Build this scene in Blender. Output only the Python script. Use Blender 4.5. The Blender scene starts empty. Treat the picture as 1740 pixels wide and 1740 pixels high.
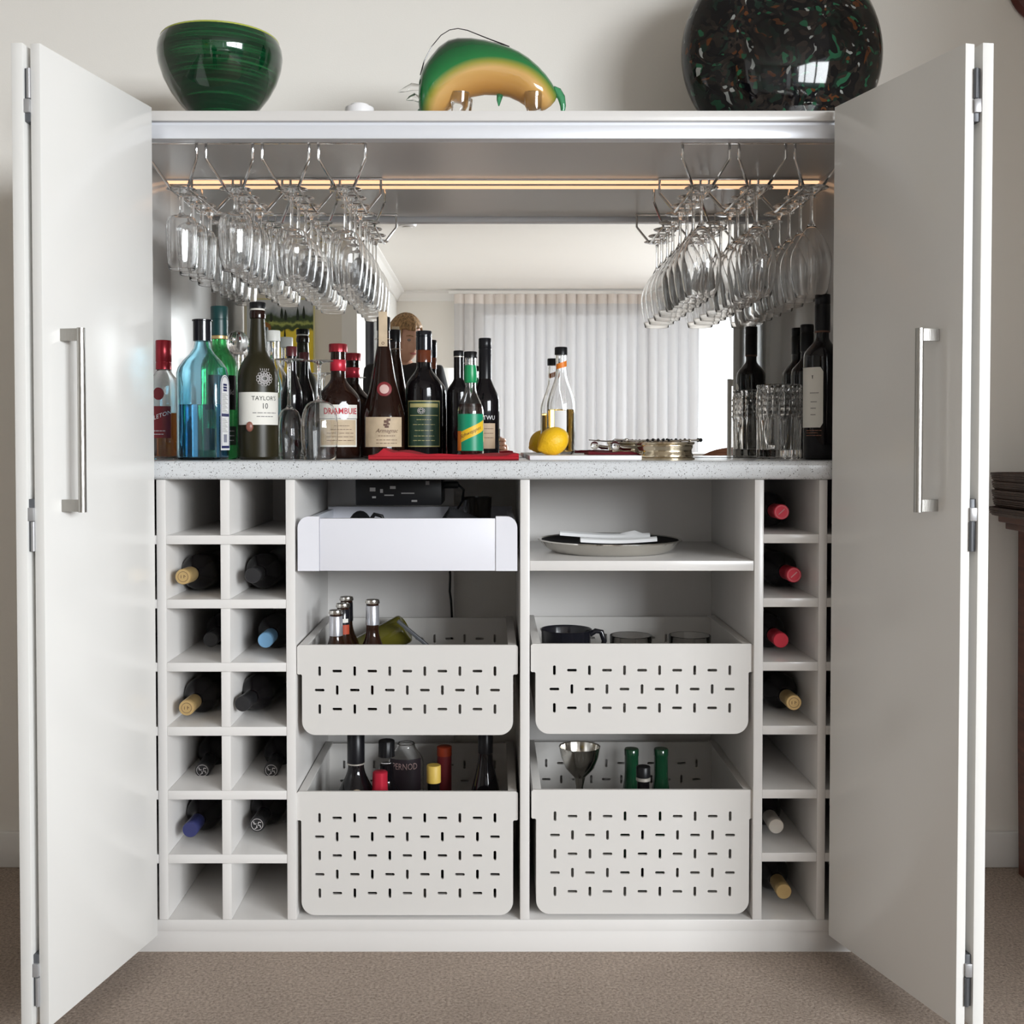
import bpy, bmesh, math, random
from math import sin, cos, pi, radians as R
from mathutils import Vector, Matrix
random.seed(7)
SC = bpy.context.scene
COL = SC.collection

# ------------------------------------------------------------------ camera
FPX, CX, CY = 1913.0, 838.0, 799.0          # focal length and optical centre in pixels of the 1740 px frame
TH = R(1.4)                                  # slight downward tilt
CAMY, ZC = -2.2, 1.0084
cam = bpy.data.cameras.new('camera')
cam.sensor_width = 36.0
cam.lens = 36.0 * FPX / 1740.0
cam.shift_x = (870 - CX) / 1740.0
cam.shift_y = (CY - 870) / 1740.0
cam.clip_start = 0.01
camo = bpy.data.objects.new('camera', cam)
camo.location = (0, CAMY, ZC)
camo.rotation_euler = (pi / 2 - TH, 0, 0)
COL.objects.link(camo)
SC.camera = camo

# ------------------------------------------------------------------ world, lights, exposure
SC.view_settings.view_transform = 'Standard'
SC.view_settings.look = 'None'
SC.view_settings.gamma = 1.0
SC.view_settings.use_curve_mapping = False
SC.view_settings.exposure = 0.0
SC.cycles.max_bounces = 20
SC.cycles.diffuse_bounces = 5
SC.cycles.glossy_bounces = 8
SC.cycles.transmission_bounces = 20
SC.cycles.transparent_max_bounces = 24
SC.cycles.use_denoising = True
SC.cycles.sample_clamp_indirect = 6.0

W = bpy.data.worlds.new('world')
SC.world = W
W.use_nodes = True
bg = W.node_tree.nodes['Background']
bg.inputs['Color'].default_value = (0.80, 0.90, 1.0, 1)
bg.inputs['Strength'].default_value = 1.2


def area(name, loc, rot, sx, sy, power, col, spread=180):
    l = bpy.data.lights.new(name, 'AREA')
    l.shape = 'RECTANGLE'
    l.size, l.size_y = sx, sy
    l.energy = power
    l.color = col
    l.spread = R(spread)
    o = bpy.data.objects.new(name, l)
    o.location = loc
    o.rotation_euler = rot
    COL.objects.link(o)
    return o


# daylight outside the curtained window (far wall) and the glazed door in the right-hand wall
area('daylight_window', (1.05, -7.80, 1.45), (R(90 - 16), 0, 0), 2.7, 2.0, 27, (0.97, 0.98, 1.0))
area('daylight_glass_door', (4.0, -5.7, 1.95), (R(90 - 18), 0, R(46)), 3.6, 1.4, 420, (0.93, 0.97, 1.0), 140)


# ------------------------------------------------------------------ pixel -> point on the plane at depth Y
def P(px, py, Y):
    dx = (px - CX) / FPX
    dv = (CY - py) / FPX
    k = (Y - CAMY) / (cos(TH) + dv * sin(TH))
    return Vector((dx * k, Y, ZC + k * (-sin(TH) + dv * cos(TH))))


def PX(px, Y, py=760): return P(px, py, Y).x
def PZ(py, Y): return P(838, py, Y).z


# ------------------------------------------------------------------ materials
MATS = {}


def nodes_of(name):
    m = bpy.data.materials.new(name)
    m.use_nodes = True
    nt = m.node_tree
    b = nt.nodes['Principled BSDF']
    MATS[name] = m
    return m, nt, b


def mat(name, col, rough=0.5, metal=0.0, spec=0.5, trans=0.0, ior=1.45, coat=0.0, bump=0.0, bscale=200.0, var=0.0, vscale=8.0, vstretch=(1, 1, 1)):
    if name in MATS: return MATS[name]
    m, nt, b = nodes_of(name)
    b.inputs['Base Color'].default_value = (*col, 1)
    b.inputs['Roughness'].default_value = rough
    b.inputs['Metallic'].default_value = metal
    b.inputs['Specular IOR Level'].default_value = spec
    b.inputs['Transmission Weight'].default_value = trans
    b.inputs['IOR'].default_value = ior
    b.inputs['Coat Weight'].default_value = coat
    b.inputs['Coat Roughness'].default_value = 0.03
    if bump or var:
        tc = nt.nodes.new('ShaderNodeTexCoord')
        mp = nt.nodes.new('ShaderNodeMapping')
        mp.inputs['Scale'].default_value = vstretch
        nt.links.new(tc.outputs['Object'], mp.inputs['Vector'])
        if var:
            n = nt.nodes.new('ShaderNodeTexNoise')
            n.inputs['Scale'].default_value = vscale
            n.inputs['Detail'].default_value = 4
            nt.links.new(mp.outputs['Vector'], n.inputs['Vector'])
            cr = nt.nodes.new('ShaderNodeValToRGB')
            cr.color_ramp.elements[0].position = 0.3
            cr.color_ramp.elements[1].position = 0.7
            cr.color_ramp.elements[0].color = (*[c * (1 - var) for c in col], 1)
            cr.color_ramp.elements[1].color = (*[min(1, c * (1 + var)) for c in col], 1)
            nt.links.new(n.outputs['Fac'], cr.inputs['Fac'])
            nt.links.new(cr.outputs['Color'], b.inputs['Base Color'])
        if bump:
            n2 = nt.nodes.new('ShaderNodeTexNoise')
            n2.inputs['Scale'].default_value = bscale
            n2.inputs['Detail'].default_value = 3
            nt.links.new(mp.outputs['Vector'], n2.inputs['Vector'])
            bp = nt.nodes.new('ShaderNodeBump')
            bp.inputs['Strength'].default_value = bump
            bp.inputs['Distance'].default_value = 0.004
            nt.links.new(n2.outputs['Fac'], bp.inputs['Height'])
            nt.links.new(bp.outputs['Normal'], b.inputs['Normal'])
    return m


def ramp(nt, stops, interp='LINEAR'):
    cr = nt.nodes.new('ShaderNodeValToRGB')
    cr.color_ramp.interpolation = interp
    els = cr.color_ramp.elements
    while len(els) < len(stops): els.new(0.5)
    for e, (p, c) in zip(els, stops):
        e.position = p
        e.color = (*c, 1)
    return cr


M_MEL = mat('white_melamine', (0.70, 0.68, 0.66), 0.24, var=0.015, vscale=3)
M_DOOR = mat('satin_white_door', (0.79, 0.78, 0.755), 0.22, var=0.01, vscale=2)
M_BASK = mat('white_lacquered_metal', (0.63, 0.61, 0.585), 0.42)
M_DRAW = mat('cool_white_plastic', (0.72, 0.72, 0.77), 0.4)
M_TRACK = mat('white_aluminium', (0.80, 0.82, 0.87), 0.35, metal=0.25)
M_STEEL = mat('brushed_steel', (0.40, 0.385, 0.36), 0.34, metal=1.0, bump=0.15, bscale=60, vstretch=(20, 20, 1))
M_HINGE = mat('grey_hinge_metal', (0.11, 0.115, 0.125), 0.4, metal=0.3)
M_HINGE2 = mat('bright_hinge_metal', (0.45, 0.45, 0.46), 0.35, metal=0.5)
M_CHROME = mat('chrome_wire', (0.72, 0.71, 0.70), 0.12, metal=1.0)
M_MIRROR = mat('mirror_silver', (0.90, 0.91, 0.90), 0.0, metal=1.0)
M_WALL = mat('warm_grey_wall_paint', (0.82, 0.79, 0.74), 0.85, bump=0.05, bscale=300)
M_WALLW = mat('white_wall_paint', (0.80, 0.79, 0.76), 0.8)
M_CEIL = mat('ceiling_paint', (0.78, 0.765, 0.74), 0.9)
M_TRIM = mat('white_trim_paint', (0.80, 0.79, 0.77), 0.4)
M_BLACK = mat('black_plastic', (0.008, 0.008, 0.009), 0.35, spec=0.3)
M_BLACKG = mat('gloss_black', (0.010, 0.010, 0.014), 0.12)
M_CAPS = mat('black_capsule', (0.008, 0.008, 0.010), 0.3, spec=0.3)
M_GLASS = mat('clear_glass', (1, 1, 1), 0.0, trans=1.0, ior=1.46)
M_DARKGL = mat('dark_bottle_glass', (0.006, 0.005, 0.006), 0.05, spec=0.4)
M_BROWNGL = mat('brown_bottle_glass', (0.016, 0.006, 0.004), 0.05, spec=0.4)
M_BEERGL = mat('amber_beer_glass', (0.022, 0.008, 0.004), 0.06, spec=0.4)
M_GRNGL = mat('deep_green_bottle_glass', (0.008, 0.05, 0.022), 0.06, coat=0.3)
M_OLIVE = mat('frosted_olive_glass', (0.020, 0.017, 0.007), 0.34, spec=0.32)
M_OLIVE2 = mat('olive_bottle_glass', (0.10, 0.09, 0.012), 0.10, coat=0.2)
M_GREENTR = mat('clear_green_glass', (0.08, 0.55, 0.16), 0.02, trans=0.85)
M_BLUE = mat('pale_blue_glass', (0.60, 0.88, 0.98), 0.0, trans=1.0)
M_BLUELIQ = mat('blue_tinted_spirit', (0.28, 0.64, 0.95), 0.0, trans=1.0, ior=1.36)
M_RUM = mat('amber_rum', (0.55, 0.17, 0.04), 0.0, trans=1.0, ior=1.36)
M_TONIC = mat('golden_liquid', (0.80, 0.55, 0.16), 0.0, trans=1.0, ior=1.34)
M_REDCAP = mat('dark_red_foil', (0.30, 0.02, 0.03), 0.28, metal=0.5)
M_REDCAP2 = mat('bright_red_foil', (0.55, 0.025, 0.05), 0.3, metal=0.3)
M_GOLD = mat('gold_foil', (0.62, 0.44, 0.20), 0.35, metal=0.6)
M_SILV = mat('silver_foil', (0.62, 0.58, 0.52), 0.35, metal=0.6)
M_BLUECAP = mat('light_blue_foil', (0.16, 0.33, 0.52), 0.4)
M_NAVY = mat('navy_foil', (0.03, 0.035, 0.12), 0.35)
M_DGREEN = mat('dark_green_cap', (0.008, 0.045, 0.045), 0.35)
M_GREENFOIL = mat('green_foil', (0.01, 0.28, 0.10), 0.3)
M_PAPER = mat('cream_label_paper', (0.74, 0.72, 0.66), 0.6)
M_PAPERW = mat('white_label_paper', (0.80, 0.80, 0.80), 0.5)
M_TAN = mat('tan_label_paper', (0.56, 0.44, 0.30), 0.6, var=0.12, vscale=40)
M_TAN2 = mat('kraft_label_paper', (0.50, 0.37, 0.25), 0.6)
M_DRED = mat('wine_red_label', (0.20, 0.02, 0.025), 0.5)
M_INK = mat('black_ink', (0.02, 0.02, 0.02), 0.6)
M_INKR = mat('red_ink', (0.50, 0.03, 0.05), 0.6)
M_INKG = mat('grey_ink', (0.25, 0.24, 0.23), 0.6)
M_INKB = mat('brown_ink', (0.12, 0.06, 0.04), 0.6)
M_WHITEINK = mat('white_ink', (0.8, 0.8, 0.8), 0.5)
M_SILVINK = mat('pale_silver_ink', (0.55, 0.52, 0.52), 0.5)
M_GOLDINK = mat('dull_gold_ink', (0.42, 0.38, 0.16), 0.4)
M_GRNLAB = mat('dark_green_label', (0.02, 0.05, 0.03), 0.4)
M_GRNLAB2 = mat('bright_green_label', (0.005, 0.27, 0.14), 0.35)
M_YEL = mat('yellow_band', (0.80, 0.50, 0.02), 0.45)
M_ORANGE = mat('orange_label', (0.80, 0.22, 0.02), 0.45)
M_YELCAP = mat('yellow_cap', (0.62, 0.42, 0.08), 0.5)
M_REDORG = mat('red_orange_box', (0.40, 0.05, 0.015), 0.5)
M_LEMON = mat('lemon_peel', (0.85, 0.50, 0.012), 0.42, bump=0.35, bscale=260)
M_REDCLOTH = mat('red_napkin', (0.42, 0.010, 0.022), 0.85, bump=0.3, bscale=900)
M_DREDCLOTH = mat('dark_red_napkin', (0.16, 0.008, 0.018), 0.85, bump=0.3, bscale=900)
M_BRASS = mat('silver_gilt_metal', (0.66, 0.57, 0.42), 0.2, metal=1.0)
M_SILVER = mat('polished_silver', (0.62, 0.60, 0.56), 0.15, metal=1.0)
M_TRAYTOP = mat('matt_dark_dish', (0.012, 0.011, 0.011), 0.7, spec=0.12)
M_BOARD = mat('white_board', (0.80, 0.79, 0.80), 0.35)
M_WHITE = mat('white_paper_napkin', (0.80, 0.80, 0.80), 0.7)
M_WOODD = mat('dark_red_wood', (0.11, 0.035, 0.022), 0.3, var=0.35, vscale=6, vstretch=(2, 2, 20))
M_WOODB = mat('brown_wood', (0.22, 0.085, 0.045), 0.35, var=0.3, vscale=6, vstretch=(2, 2, 20))
M_WOVEN = mat('dark_woven_cane', (0.055, 0.030, 0.022), 0.5, var=0.4, vscale=90)
M_SKIN = mat('skin', (0.62, 0.36, 0.26), 0.5)
M_HAIR = mat('blonde_hair', (0.34, 0.20, 0.09), 0.55, var=0.65, vscale=14, vstretch=(9, 9, 1.5))
M_CLOTH = mat('black_knit', (0.012, 0.012, 0.014), 0.85)
M_TROUS = mat('dark_trousers', (0.03, 0.032, 0.045), 0.85)
M_LAMPSH = mat('white_lampshade', (0.82, 0.82, 0.80), 0.8)
M_ISLAND = mat('white_stone_top', (0.80, 0.79, 0.76), 0.25)
M_FRAMEY = mat('yellow_frame_edge', (0.62, 0.58, 0.30), 0.5)


def m_thin_glass():
    m, nt, b = nodes_of('window_glass')
    out = nt.nodes['Material Output']
    t = nt.nodes.new('ShaderNodeBsdfTransparent')
    g = nt.nodes.new('ShaderNodeBsdfGlossy')
    g.inputs['Roughness'].default_value = 0.0
    mx = nt.nodes.new('ShaderNodeMixShader')
    mx.inputs[0].default_value = 0.07
    nt.links.new(t.outputs[0], mx.inputs[1])
    nt.links.new(g.outputs[0], mx.inputs[2])
    nt.links.new(mx.outputs[0], out.inputs['Surface'])
    return m


def m_sheer():
    m, nt, b = nodes_of('sheer_curtain_fabric')
    out = nt.nodes['Material Output']
    t = nt.nodes.new('ShaderNodeBsdfTransparent')
    tl = nt.nodes.new('ShaderNodeBsdfTranslucent')
    tl.inputs['Color'].default_value = (0.50, 0.49, 0.50, 1)
    d = nt.nodes.new('ShaderNodeBsdfDiffuse')
    d.inputs['Color'].default_value = (0.80, 0.78, 0.77, 1)
    m1 = nt.nodes.new('ShaderNodeMixShader')
    m1.inputs[0].default_value = 0.5
    nt.links.new(tl.outputs[0], m1.inputs[1])
    nt.links.new(d.outputs[0], m1.inputs[2])
    m2 = nt.nodes.new('ShaderNodeMixShader')
    m2.inputs[0].default_value = 0.955
    nt.links.new(t.outputs[0], m2.inputs[1])
    nt.links.new(m1.outputs[0], m2.inputs[2])
    nt.links.new(m2.outputs[0], out.inputs['Surface'])
    return m


def m_counter():
    m, nt, b = nodes_of('speckled_stone')
    tc = nt.nodes.new('ShaderNodeTexCoord')
    base = (0.60, 0.615, 0.63)
    prev = None
    for sc_, thr, col in ((330, 0.20, (0.16, 0.15, 0.15)), (520, 0.24, (0.42, 0.43, 0.44)), (150, 0.13, (0.10, 0.10, 0.10))):
        v = nt.nodes.new('ShaderNodeTexVoronoi')
        v.inputs['Scale'].default_value = sc_
        nt.links.new(tc.outputs['Object'], v.inputs['Vector'])
        n = nt.nodes.new('ShaderNodeTexWhiteNoise')
        nt.links.new(v.outputs['Position'], n.inputs['Vector'])
        th = nt.nodes.new('ShaderNodeMath'); th.operation = 'LESS_THAN'
        nt.links.new(v.outputs['Distance'], th.inputs[0]); th.inputs[1].default_value = thr * 1.4
        pk = nt.nodes.new('ShaderNodeMath'); pk.operation = 'LESS_THAN'
        nt.links.new(n.outputs['Value'], pk.inputs[0]); pk.inputs[1].default_value = 0.30
        mu = nt.nodes.new('ShaderNodeMath'); mu.operation = 'MULTIPLY'
        nt.links.new(th.outputs[0], mu.inputs[0]); nt.links.new(pk.outputs[0], mu.inputs[1])
        mx = nt.nodes.new('ShaderNodeMixRGB')
        nt.links.new(mu.outputs[0], mx.inputs['Fac'])
        if prev is None: mx.inputs['Color1'].default_value = (*base, 1)
        else: nt.links.new(prev.outputs['Color'], mx.inputs['Color1'])
        mx.inputs['Color2'].default_value = (*col, 1)
        prev = mx
    nt.links.new(prev.outputs['Color'], b.inputs['Base Color'])
    b.inputs['Roughness'].default_value = 0.22
    return m


def m_carpet():
    m, nt, b = nodes_of('beige_carpet')
    tc = nt.nodes.new('ShaderNodeTexCoord')
    n = nt.nodes.new('ShaderNodeTexNoise'); n.inputs['Scale'].default_value = 170; n.inputs['Detail'].default_value = 8; n.inputs['Roughness'].default_value = 0.7
    n3 = nt.nodes.new('ShaderNodeTexNoise'); n3.inputs['Scale'].default_value = 6
    nt.links.new(tc.outputs['Object'], n.inputs['Vector'])
    nt.links.new(tc.outputs['Object'], n3.inputs['Vector'])
    cr = ramp(nt, [(0.30, (0.32, 0.245, 0.195)), (0.5, (0.65, 0.52, 0.43)), (0.68, (0.88, 0.75, 0.64))])
    nt.links.new(n.outputs['Fac'], cr.inputs['Fac'])
    cr2 = ramp(nt, [(0.3, (0.9, 0.9, 0.9)), (0.7, (1, 1, 1))])
    nt.links.new(n3.outputs['Fac'], cr2.inputs['Fac'])
    mx = nt.nodes.new('ShaderNodeMixRGB'); mx.blend_type = 'MULTIPLY'; mx.inputs['Fac'].default_value = 1
    nt.links.new(cr.outputs['Color'], mx.inputs['Color1']); nt.links.new(cr2.outputs['Color'], mx.inputs['Color2'])
    nt.links.new(mx.outputs['Color'], b.inputs['Base Color'])
    bp = nt.nodes.new('ShaderNodeBump'); bp.inputs['Strength'].default_value = 1.0; bp.inputs['Distance'].default_value = 0.012
    nt.links.new(n.outputs['Fac'], bp.inputs['Height'])
    nt.links.new(bp.outputs['Normal'], b.inputs['Normal'])
    b.inputs['Roughness'].default_value = 1.0
    b.inputs['Specular IOR Level'].default_value = 0.1
    return m


def m_bowl():
    m, nt, b = nodes_of('streaked_green_glaze')
    tc = nt.nodes.new('ShaderNodeTexCoord')
    mp = nt.nodes.new('ShaderNodeMapping'); mp.inputs['Scale'].default_value = (2.5, 2.5, 105)
    mp.inputs['Rotation'].default_value = (0.06, 0.08, 0)
    nt.links.new(tc.outputs['Object'], mp.inputs['Vector'])
    n = nt.nodes.new('ShaderNodeTexNoise'); n.inputs['Scale'].default_value = 2.2; n.inputs['Detail'].default_value = 5
    nt.links.new(mp.outputs['Vector'], n.inputs['Vector'])
    cr = ramp(nt, [(0.30, (0.001, 0.010, 0.005)), (0.5, (0.002, 0.032, 0.011)), (0.66, (0.005, 0.075, 0.022)), (0.8, (0.03, 0.13, 0.045))])
    nt.links.new(n.outputs['Fac'], cr.inputs['Fac'])
    nt.links.new(cr.outputs['Color'], b.inputs['Base Color'])
    b.inputs['Roughness'].default_value = 0.06
    b.inputs['Coat Weight'].default_value = 0.5
    return m


def m_vase():
    m, nt, b = nodes_of('speckled_art_glass')
    tc = nt.nodes.new('ShaderNodeTexCoord')
    nz = nt.nodes.new('ShaderNodeTexNoise'); nz.inputs['Scale'].default_value = 9; nz.inputs['Detail'].default_value = 3
    nt.links.new(tc.outputs['Object'], nz.inputs['Vector'])
    mxv = nt.nodes.new('ShaderNodeMixRGB'); mxv.inputs['Fac'].default_value = 0.16
    nt.links.new(tc.outputs['Object'], mxv.inputs['Color1']); nt.links.new(nz.outputs['Color'], mxv.inputs['Color2'])
    v = nt.nodes.new('ShaderNodeTexVoronoi'); v.inputs['Scale'].default_value = 105
    nt.links.new(mxv.outputs['Color'], v.inputs['Vector'])
    wn = nt.nodes.new('ShaderNodeTexWhiteNoise')
    nt.links.new(v.outputs['Position'], wn.inputs['Vector'])
    cr = ramp(nt, [(0.0, (0.005, 0.005, 0.006)), (0.38, (0.016, 0.013, 0.011)), (0.60, (0.010, 0.022, 0.016)), (0.76, (0.030, 0.022, 0.018)),
                   (0.86, (0.10, 0.034, 0.012)), (0.90, (0.02, 0.10, 0.05)), (0.94, (0.34, 0.35, 0.33)), (0.962, (0.012, 0.012, 0.012))], 'CONSTANT')
    nt.links.new(wn.outputs['Value'], cr.inputs['Fac'])
    n2 = nt.nodes.new('ShaderNodeTexNoise'); n2.inputs['Scale'].default_value = 7
    nt.links.new(tc.outputs['Object'], n2.inputs['Vector'])
    cr2 = ramp(nt, [(0.35, (0.35, 0.35, 0.35)), (0.58, (1, 1, 1))])
    nt.links.new(n2.outputs['Fac'], cr2.inputs['Fac'])
    mx = nt.nodes.new('ShaderNodeMixRGB'); mx.blend_type = 'MULTIPLY'; mx.inputs['Fac'].default_value = 1
    nt.links.new(cr.outputs['Color'], mx.inputs['Color1']); nt.links.new(cr2.outputs['Color'], mx.inputs['Color2'])
    nt.links.new(mx.outputs['Color'], b.inputs['Base Color'])
    b.inputs['Roughness'].default_value = 0.05
    b.inputs['Specular IOR Level'].default_value = 0.32
    return m


def m_bull():
    m, nt, b = nodes_of('green_and_amber_art_glass')
    tc = nt.nodes.new('ShaderNodeTexCoord')
    # distance from a point under the belly: amber core below, green skin above
    sub = nt.nodes.new('ShaderNodeVectorMath'); sub.operation = 'SUBTRACT'; sub.inputs[1].default_value = (0.010, 0, 0.0)
    nt.links.new(tc.outputs['Object'], sub.inputs[0])
    sc_ = nt.nodes.new('ShaderNodeVectorMath'); sc_.operation = 'MULTIPLY'; sc_.inputs[1].default_value = (0.86, 0.3, 1.0)
    nt.links.new(sub.outputs[0], sc_.inputs[0])
    ln = nt.nodes.new('ShaderNodeVectorMath'); ln.operation = 'LENGTH'
    nt.links.new(sc_.outputs[0], ln.inputs[0])
    mu = nt.nodes.new('ShaderNodeMath'); mu.operation = 'MULTIPLY'; mu.inputs[1].default_value = 4.0
    nt.links.new(ln.outputs['Value'], mu.inputs[0])
    cr = ramp(nt, [(0.0, (0.50, 0.20, 0.04)), (0.30, (0.62, 0.30, 0.07)), (0.43, (0.74, 0.44, 0.15)), (0.475, (0.36, 0.33, 0.05)), (0.515, (0.015, 0.20, 0.05)), (0.62, (0.004, 0.12, 0.03)), (0.72, (0.001, 0.02, 0.008))])
    nt.links.new(mu.outputs[0], cr.inputs['Fac'])
    nt.links.new(cr.outputs['Color'], b.inputs['Base Color'])
    b.inputs['Roughness'].default_value = 0.05
    b.inputs['Coat Weight'].default_value = 0.6
    b.inputs['Transmission Weight'].default_value = 0.15
    return m


def m_picture():
    # generic hill landscape: sky, hills, tree line, yellow field (object Z is height in the panel, 0..1 by mapping)
    m, nt, b = nodes_of('painted_landscape')
    tc = nt.nodes.new('ShaderNodeTexCoord')
    sp = nt.nodes.new('ShaderNodeSeparateXYZ')
    nt.links.new(tc.outputs['Generated'], sp.inputs[0])
    n = nt.nodes.new('ShaderNodeTexNoise'); n.inputs['Scale'].default_value = 7; n.inputs['Detail'].default_value = 5
    nt.links.new(tc.outputs['Generated'], n.inputs['Vector'])
    ad = nt.nodes.new('ShaderNodeMath'); ad.operation = 'MULTIPLY_ADD'; ad.inputs[1].default_value = 0.16
    nt.links.new(n.outputs['Fac'], ad.inputs[0]); nt.links.new(sp.outputs['Z'], ad.inputs[2])
    cr = ramp(nt, [(0.0, (0.40, 0.28, 0.02)), (0.30, (0.85, 0.62, 0.02)), (0.76, (0.85, 0.66, 0.05)), (0.78, (0.05, 0.08, 0.02)), (0.815, (0.05, 0.08, 0.02)), (0.84, (0.40, 0.46, 0.12)), (0.87, (0.05, 0.08, 0.03)), (0.91, (0.05, 0.08, 0.03)), (0.94, (0.26, 0.30, 0.32)), (1.0, (0.55, 0.58, 0.62))])
    nt.links.new(ad.outputs[0], cr.inputs['Fac'])
    nt.links.new(cr.outputs['Color'], b.inputs['Base Color'])
    b.inputs['Roughness'].default_value = 0.6
    return m


def m_emit(name, col, s):
    m, nt, b = nodes_of(name)
    b.inputs['Base Color'].default_value = (*col, 1)
    b.inputs['Emission Color'].default_value = (*col, 1)
    b.inputs['Emission Strength'].default_value = s
    return m


M_WIN = m_thin_glass(); M_SHEER = m_sheer(); M_COUNTER = m_counter(); M_CARPET = m_carpet()
M_BOWL = m_bowl(); M_VASE = m_vase(); M_BULL = m_bull(); M_PICT = m_picture()
M_LED = m_emit('warm_led', (1.0, 0.60, 0.34), 1.15)
M_BOWLRIM = mat('yellow_green_rim', (0.42, 0.46, 0.08), 0.1, coat=0.5)
M_GREENCL = mat('pale_green_clear_glass', (0.10, 0.45, 0.22), 0.02, trans=0.8)
M_VIOLET = mat('dark_tail_glass', (0.03, 0.02, 0.025), 0.1)


# ------------------------------------------------------------------ mesh builder
class MB:
    def __init__(s):
        s.v, s.f = [], []

    def add(s, verts, faces):
        o = len(s.v)
        s.v += [tuple(p) for p in verts]
        s.f += [tuple(i + o for i in f) for f in faces]
        return s

    def box(s, x0, x1, y0, y1, z0, z1, c=0.0):
        if c <= 0:
            v = [(x0, y0, z0), (x1, y0, z0), (x1, y1, z0), (x0, y1, z0), (x0, y0, z1), (x1, y0, z1), (x1, y1, z1), (x0, y1, z1)]
            return s.add(v, [(3, 2, 1, 0), (4, 5, 6, 7), (0, 1, 5, 4), (1, 2, 6, 5), (2, 3, 7, 6), (3, 0, 4, 7)])
        bm = bmesh.new()
        bmesh.ops.create_cube(bm, size=1)
        for v in bm.verts:
            v.co = Vector(((x0 + x1) / 2 + v.co.x * (x1 - x0), (y0 + y1) / 2 + v.co.y * (y1 - y0), (z0 + z1) / 2 + v.co.z * (z1 - z0)))
        bmesh.ops.bevel(bm, geom=bm.edges[:], offset=c, segments=2, affect='EDGES', profile=0.5)
        return s.addbm(bm)

    def addbm(s, bm):
        bm.verts.index_update()
        s.add([v.co[:] for v in bm.verts], [[v.index for v in f.verts] for f in bm.faces])
        bm.free()
        return s

    def lathe(s, prof, seg=32, mod=None, c=(0, 0, 0), M=None):
        rings = []
        vs, fs = [], []
        for (r, z) in prof:
            if r < 1e-6:
                rings.append([len(vs)]); vs.append((0, 0, z))
            else:
                ids = []
                for i in range(seg):
                    a = 2 * pi * i / seg
                    rr = r * (mod(a, z) if mod else 1)
                    ids.append(len(vs)); vs.append((rr * cos(a), rr * sin(a), z))
                rings.append(ids)
        for A, B in zip(rings, rings[1:]):
            if len(A) == 1 and len(B) == 1: continue
            for i in range(seg):
                j = (i + 1) % seg
                if len(A) == 1: fs.append((A[0], B[j], B[i]))
                elif len(B) == 1: fs.append((A[i], A[j], B[0]))
                else: fs.append((A[i], A[j], B[j], B[i]))
        if M is not None: vs = [(M @ Vector(p))[:] for p in vs]
        vs = [(p[0] + c[0], p[1] + c[1], p[2] + c[2]) for p in vs]
        return s.add(vs, fs)

    def tube(s, pts, r, n=8, closed=False):
        pts = [Vector(p) for p in pts]
        rs = r if isinstance(r, (list, tuple)) else [r] * len(pts)
        N = len(pts)
        vs, fs = [], []
        nrm = None
        for i, p in enumerate(pts):
            a = pts[i - 1] if (i > 0 or closed) else p
            b = pts[(i + 1) % N] if (i < N - 1 or closed) else p
            t = (b - a).normalized()
            if nrm is None:
                nrm = t.orthogonal().normalized()
            else:
                nrm = (nrm - t * nrm.dot(t))
                if nrm.length < 1e-5: nrm = t.orthogonal()
                nrm.normalize()
            bn = t.cross(nrm)
            # keep the wire's width at a bend
            k = 1.0
            if 0 < i < N - 1:
                d = (pts[i] - pts[i - 1]).normalized().dot((pts[i + 1] - pts[i]).normalized())
                k = 1.0 / max(0.5, math.sqrt(max(0.25, (1 + d) / 2)))
                k = 1.0 + (k - 1) * 0.5
            for q in range(n):
                an = 2 * pi * q / n
                vs.append((p + (nrm * cos(an) + bn * sin(an)) * rs[i] * k)[:])
        m = N if closed else N - 1
        for i in range(m):
            for q in range(n):
                a, b = i * n + q, i * n + (q + 1) % n
                c_, d_ = ((i + 1) % N) * n + (q + 1) % n, ((i + 1) % N) * n + q
                fs.append((a, b, c_, d_))
        if not closed:
            fs.append(tuple(reversed(range(n))))
            fs.append(tuple((N - 1) * n + q for q in range(n)))
        return s.add(vs, fs)

    def loft(s, secs, cap=True):
        """secs: list of rings (lists of points of equal length)"""
        n = len(secs[0])
        vs = [tuple(p) for r_ in secs for p in r_]
        fs = []
        for i in range(len(secs) - 1):
            for q in range(n):
                fs.append((i * n + q, i * n + (q + 1) % n, (i + 1) * n + (q + 1) % n, (i + 1) * n + q))
        if cap:
            fs.append(tuple(reversed(range(n))))
            fs.append(tuple((len(secs) - 1) * n + q for q in range(n)))
        return s.add(vs, fs)

    def prism(s, poly, axis, a0, a1):
        """poly in the two other axes, extruded from a0 to a1 along axis"""
        def pt(u, w, a):
            return {'x': (a, u, w), 'y': (u, a, w), 'z': (u, w, a)}[axis]
        n = len(poly)
        vs = [pt(u, w, a0) for u, w in poly] + [pt(u, w, a1) for u, w in poly]
        fs = [tuple(range(n)), tuple(reversed(range(n, 2 * n)))]
        fs += [(i, i + n, (i + 1) % n + n, (i + 1) % n) for i in range(n)]
        return s.add(vs, fs)

    def sphere(s, c, r, seg=16, rings=10, sx=1, sy=1, sz=1):
        prof = [(0 if i in (0, rings) else r * sin(pi * i / rings), -r * cos(pi * i / rings)) for i in range(rings + 1)]
        M = Matrix.Diagonal((sx, sy, sz, 1))
        return s.lathe(prof, seg, c=c, M=M)

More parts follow.
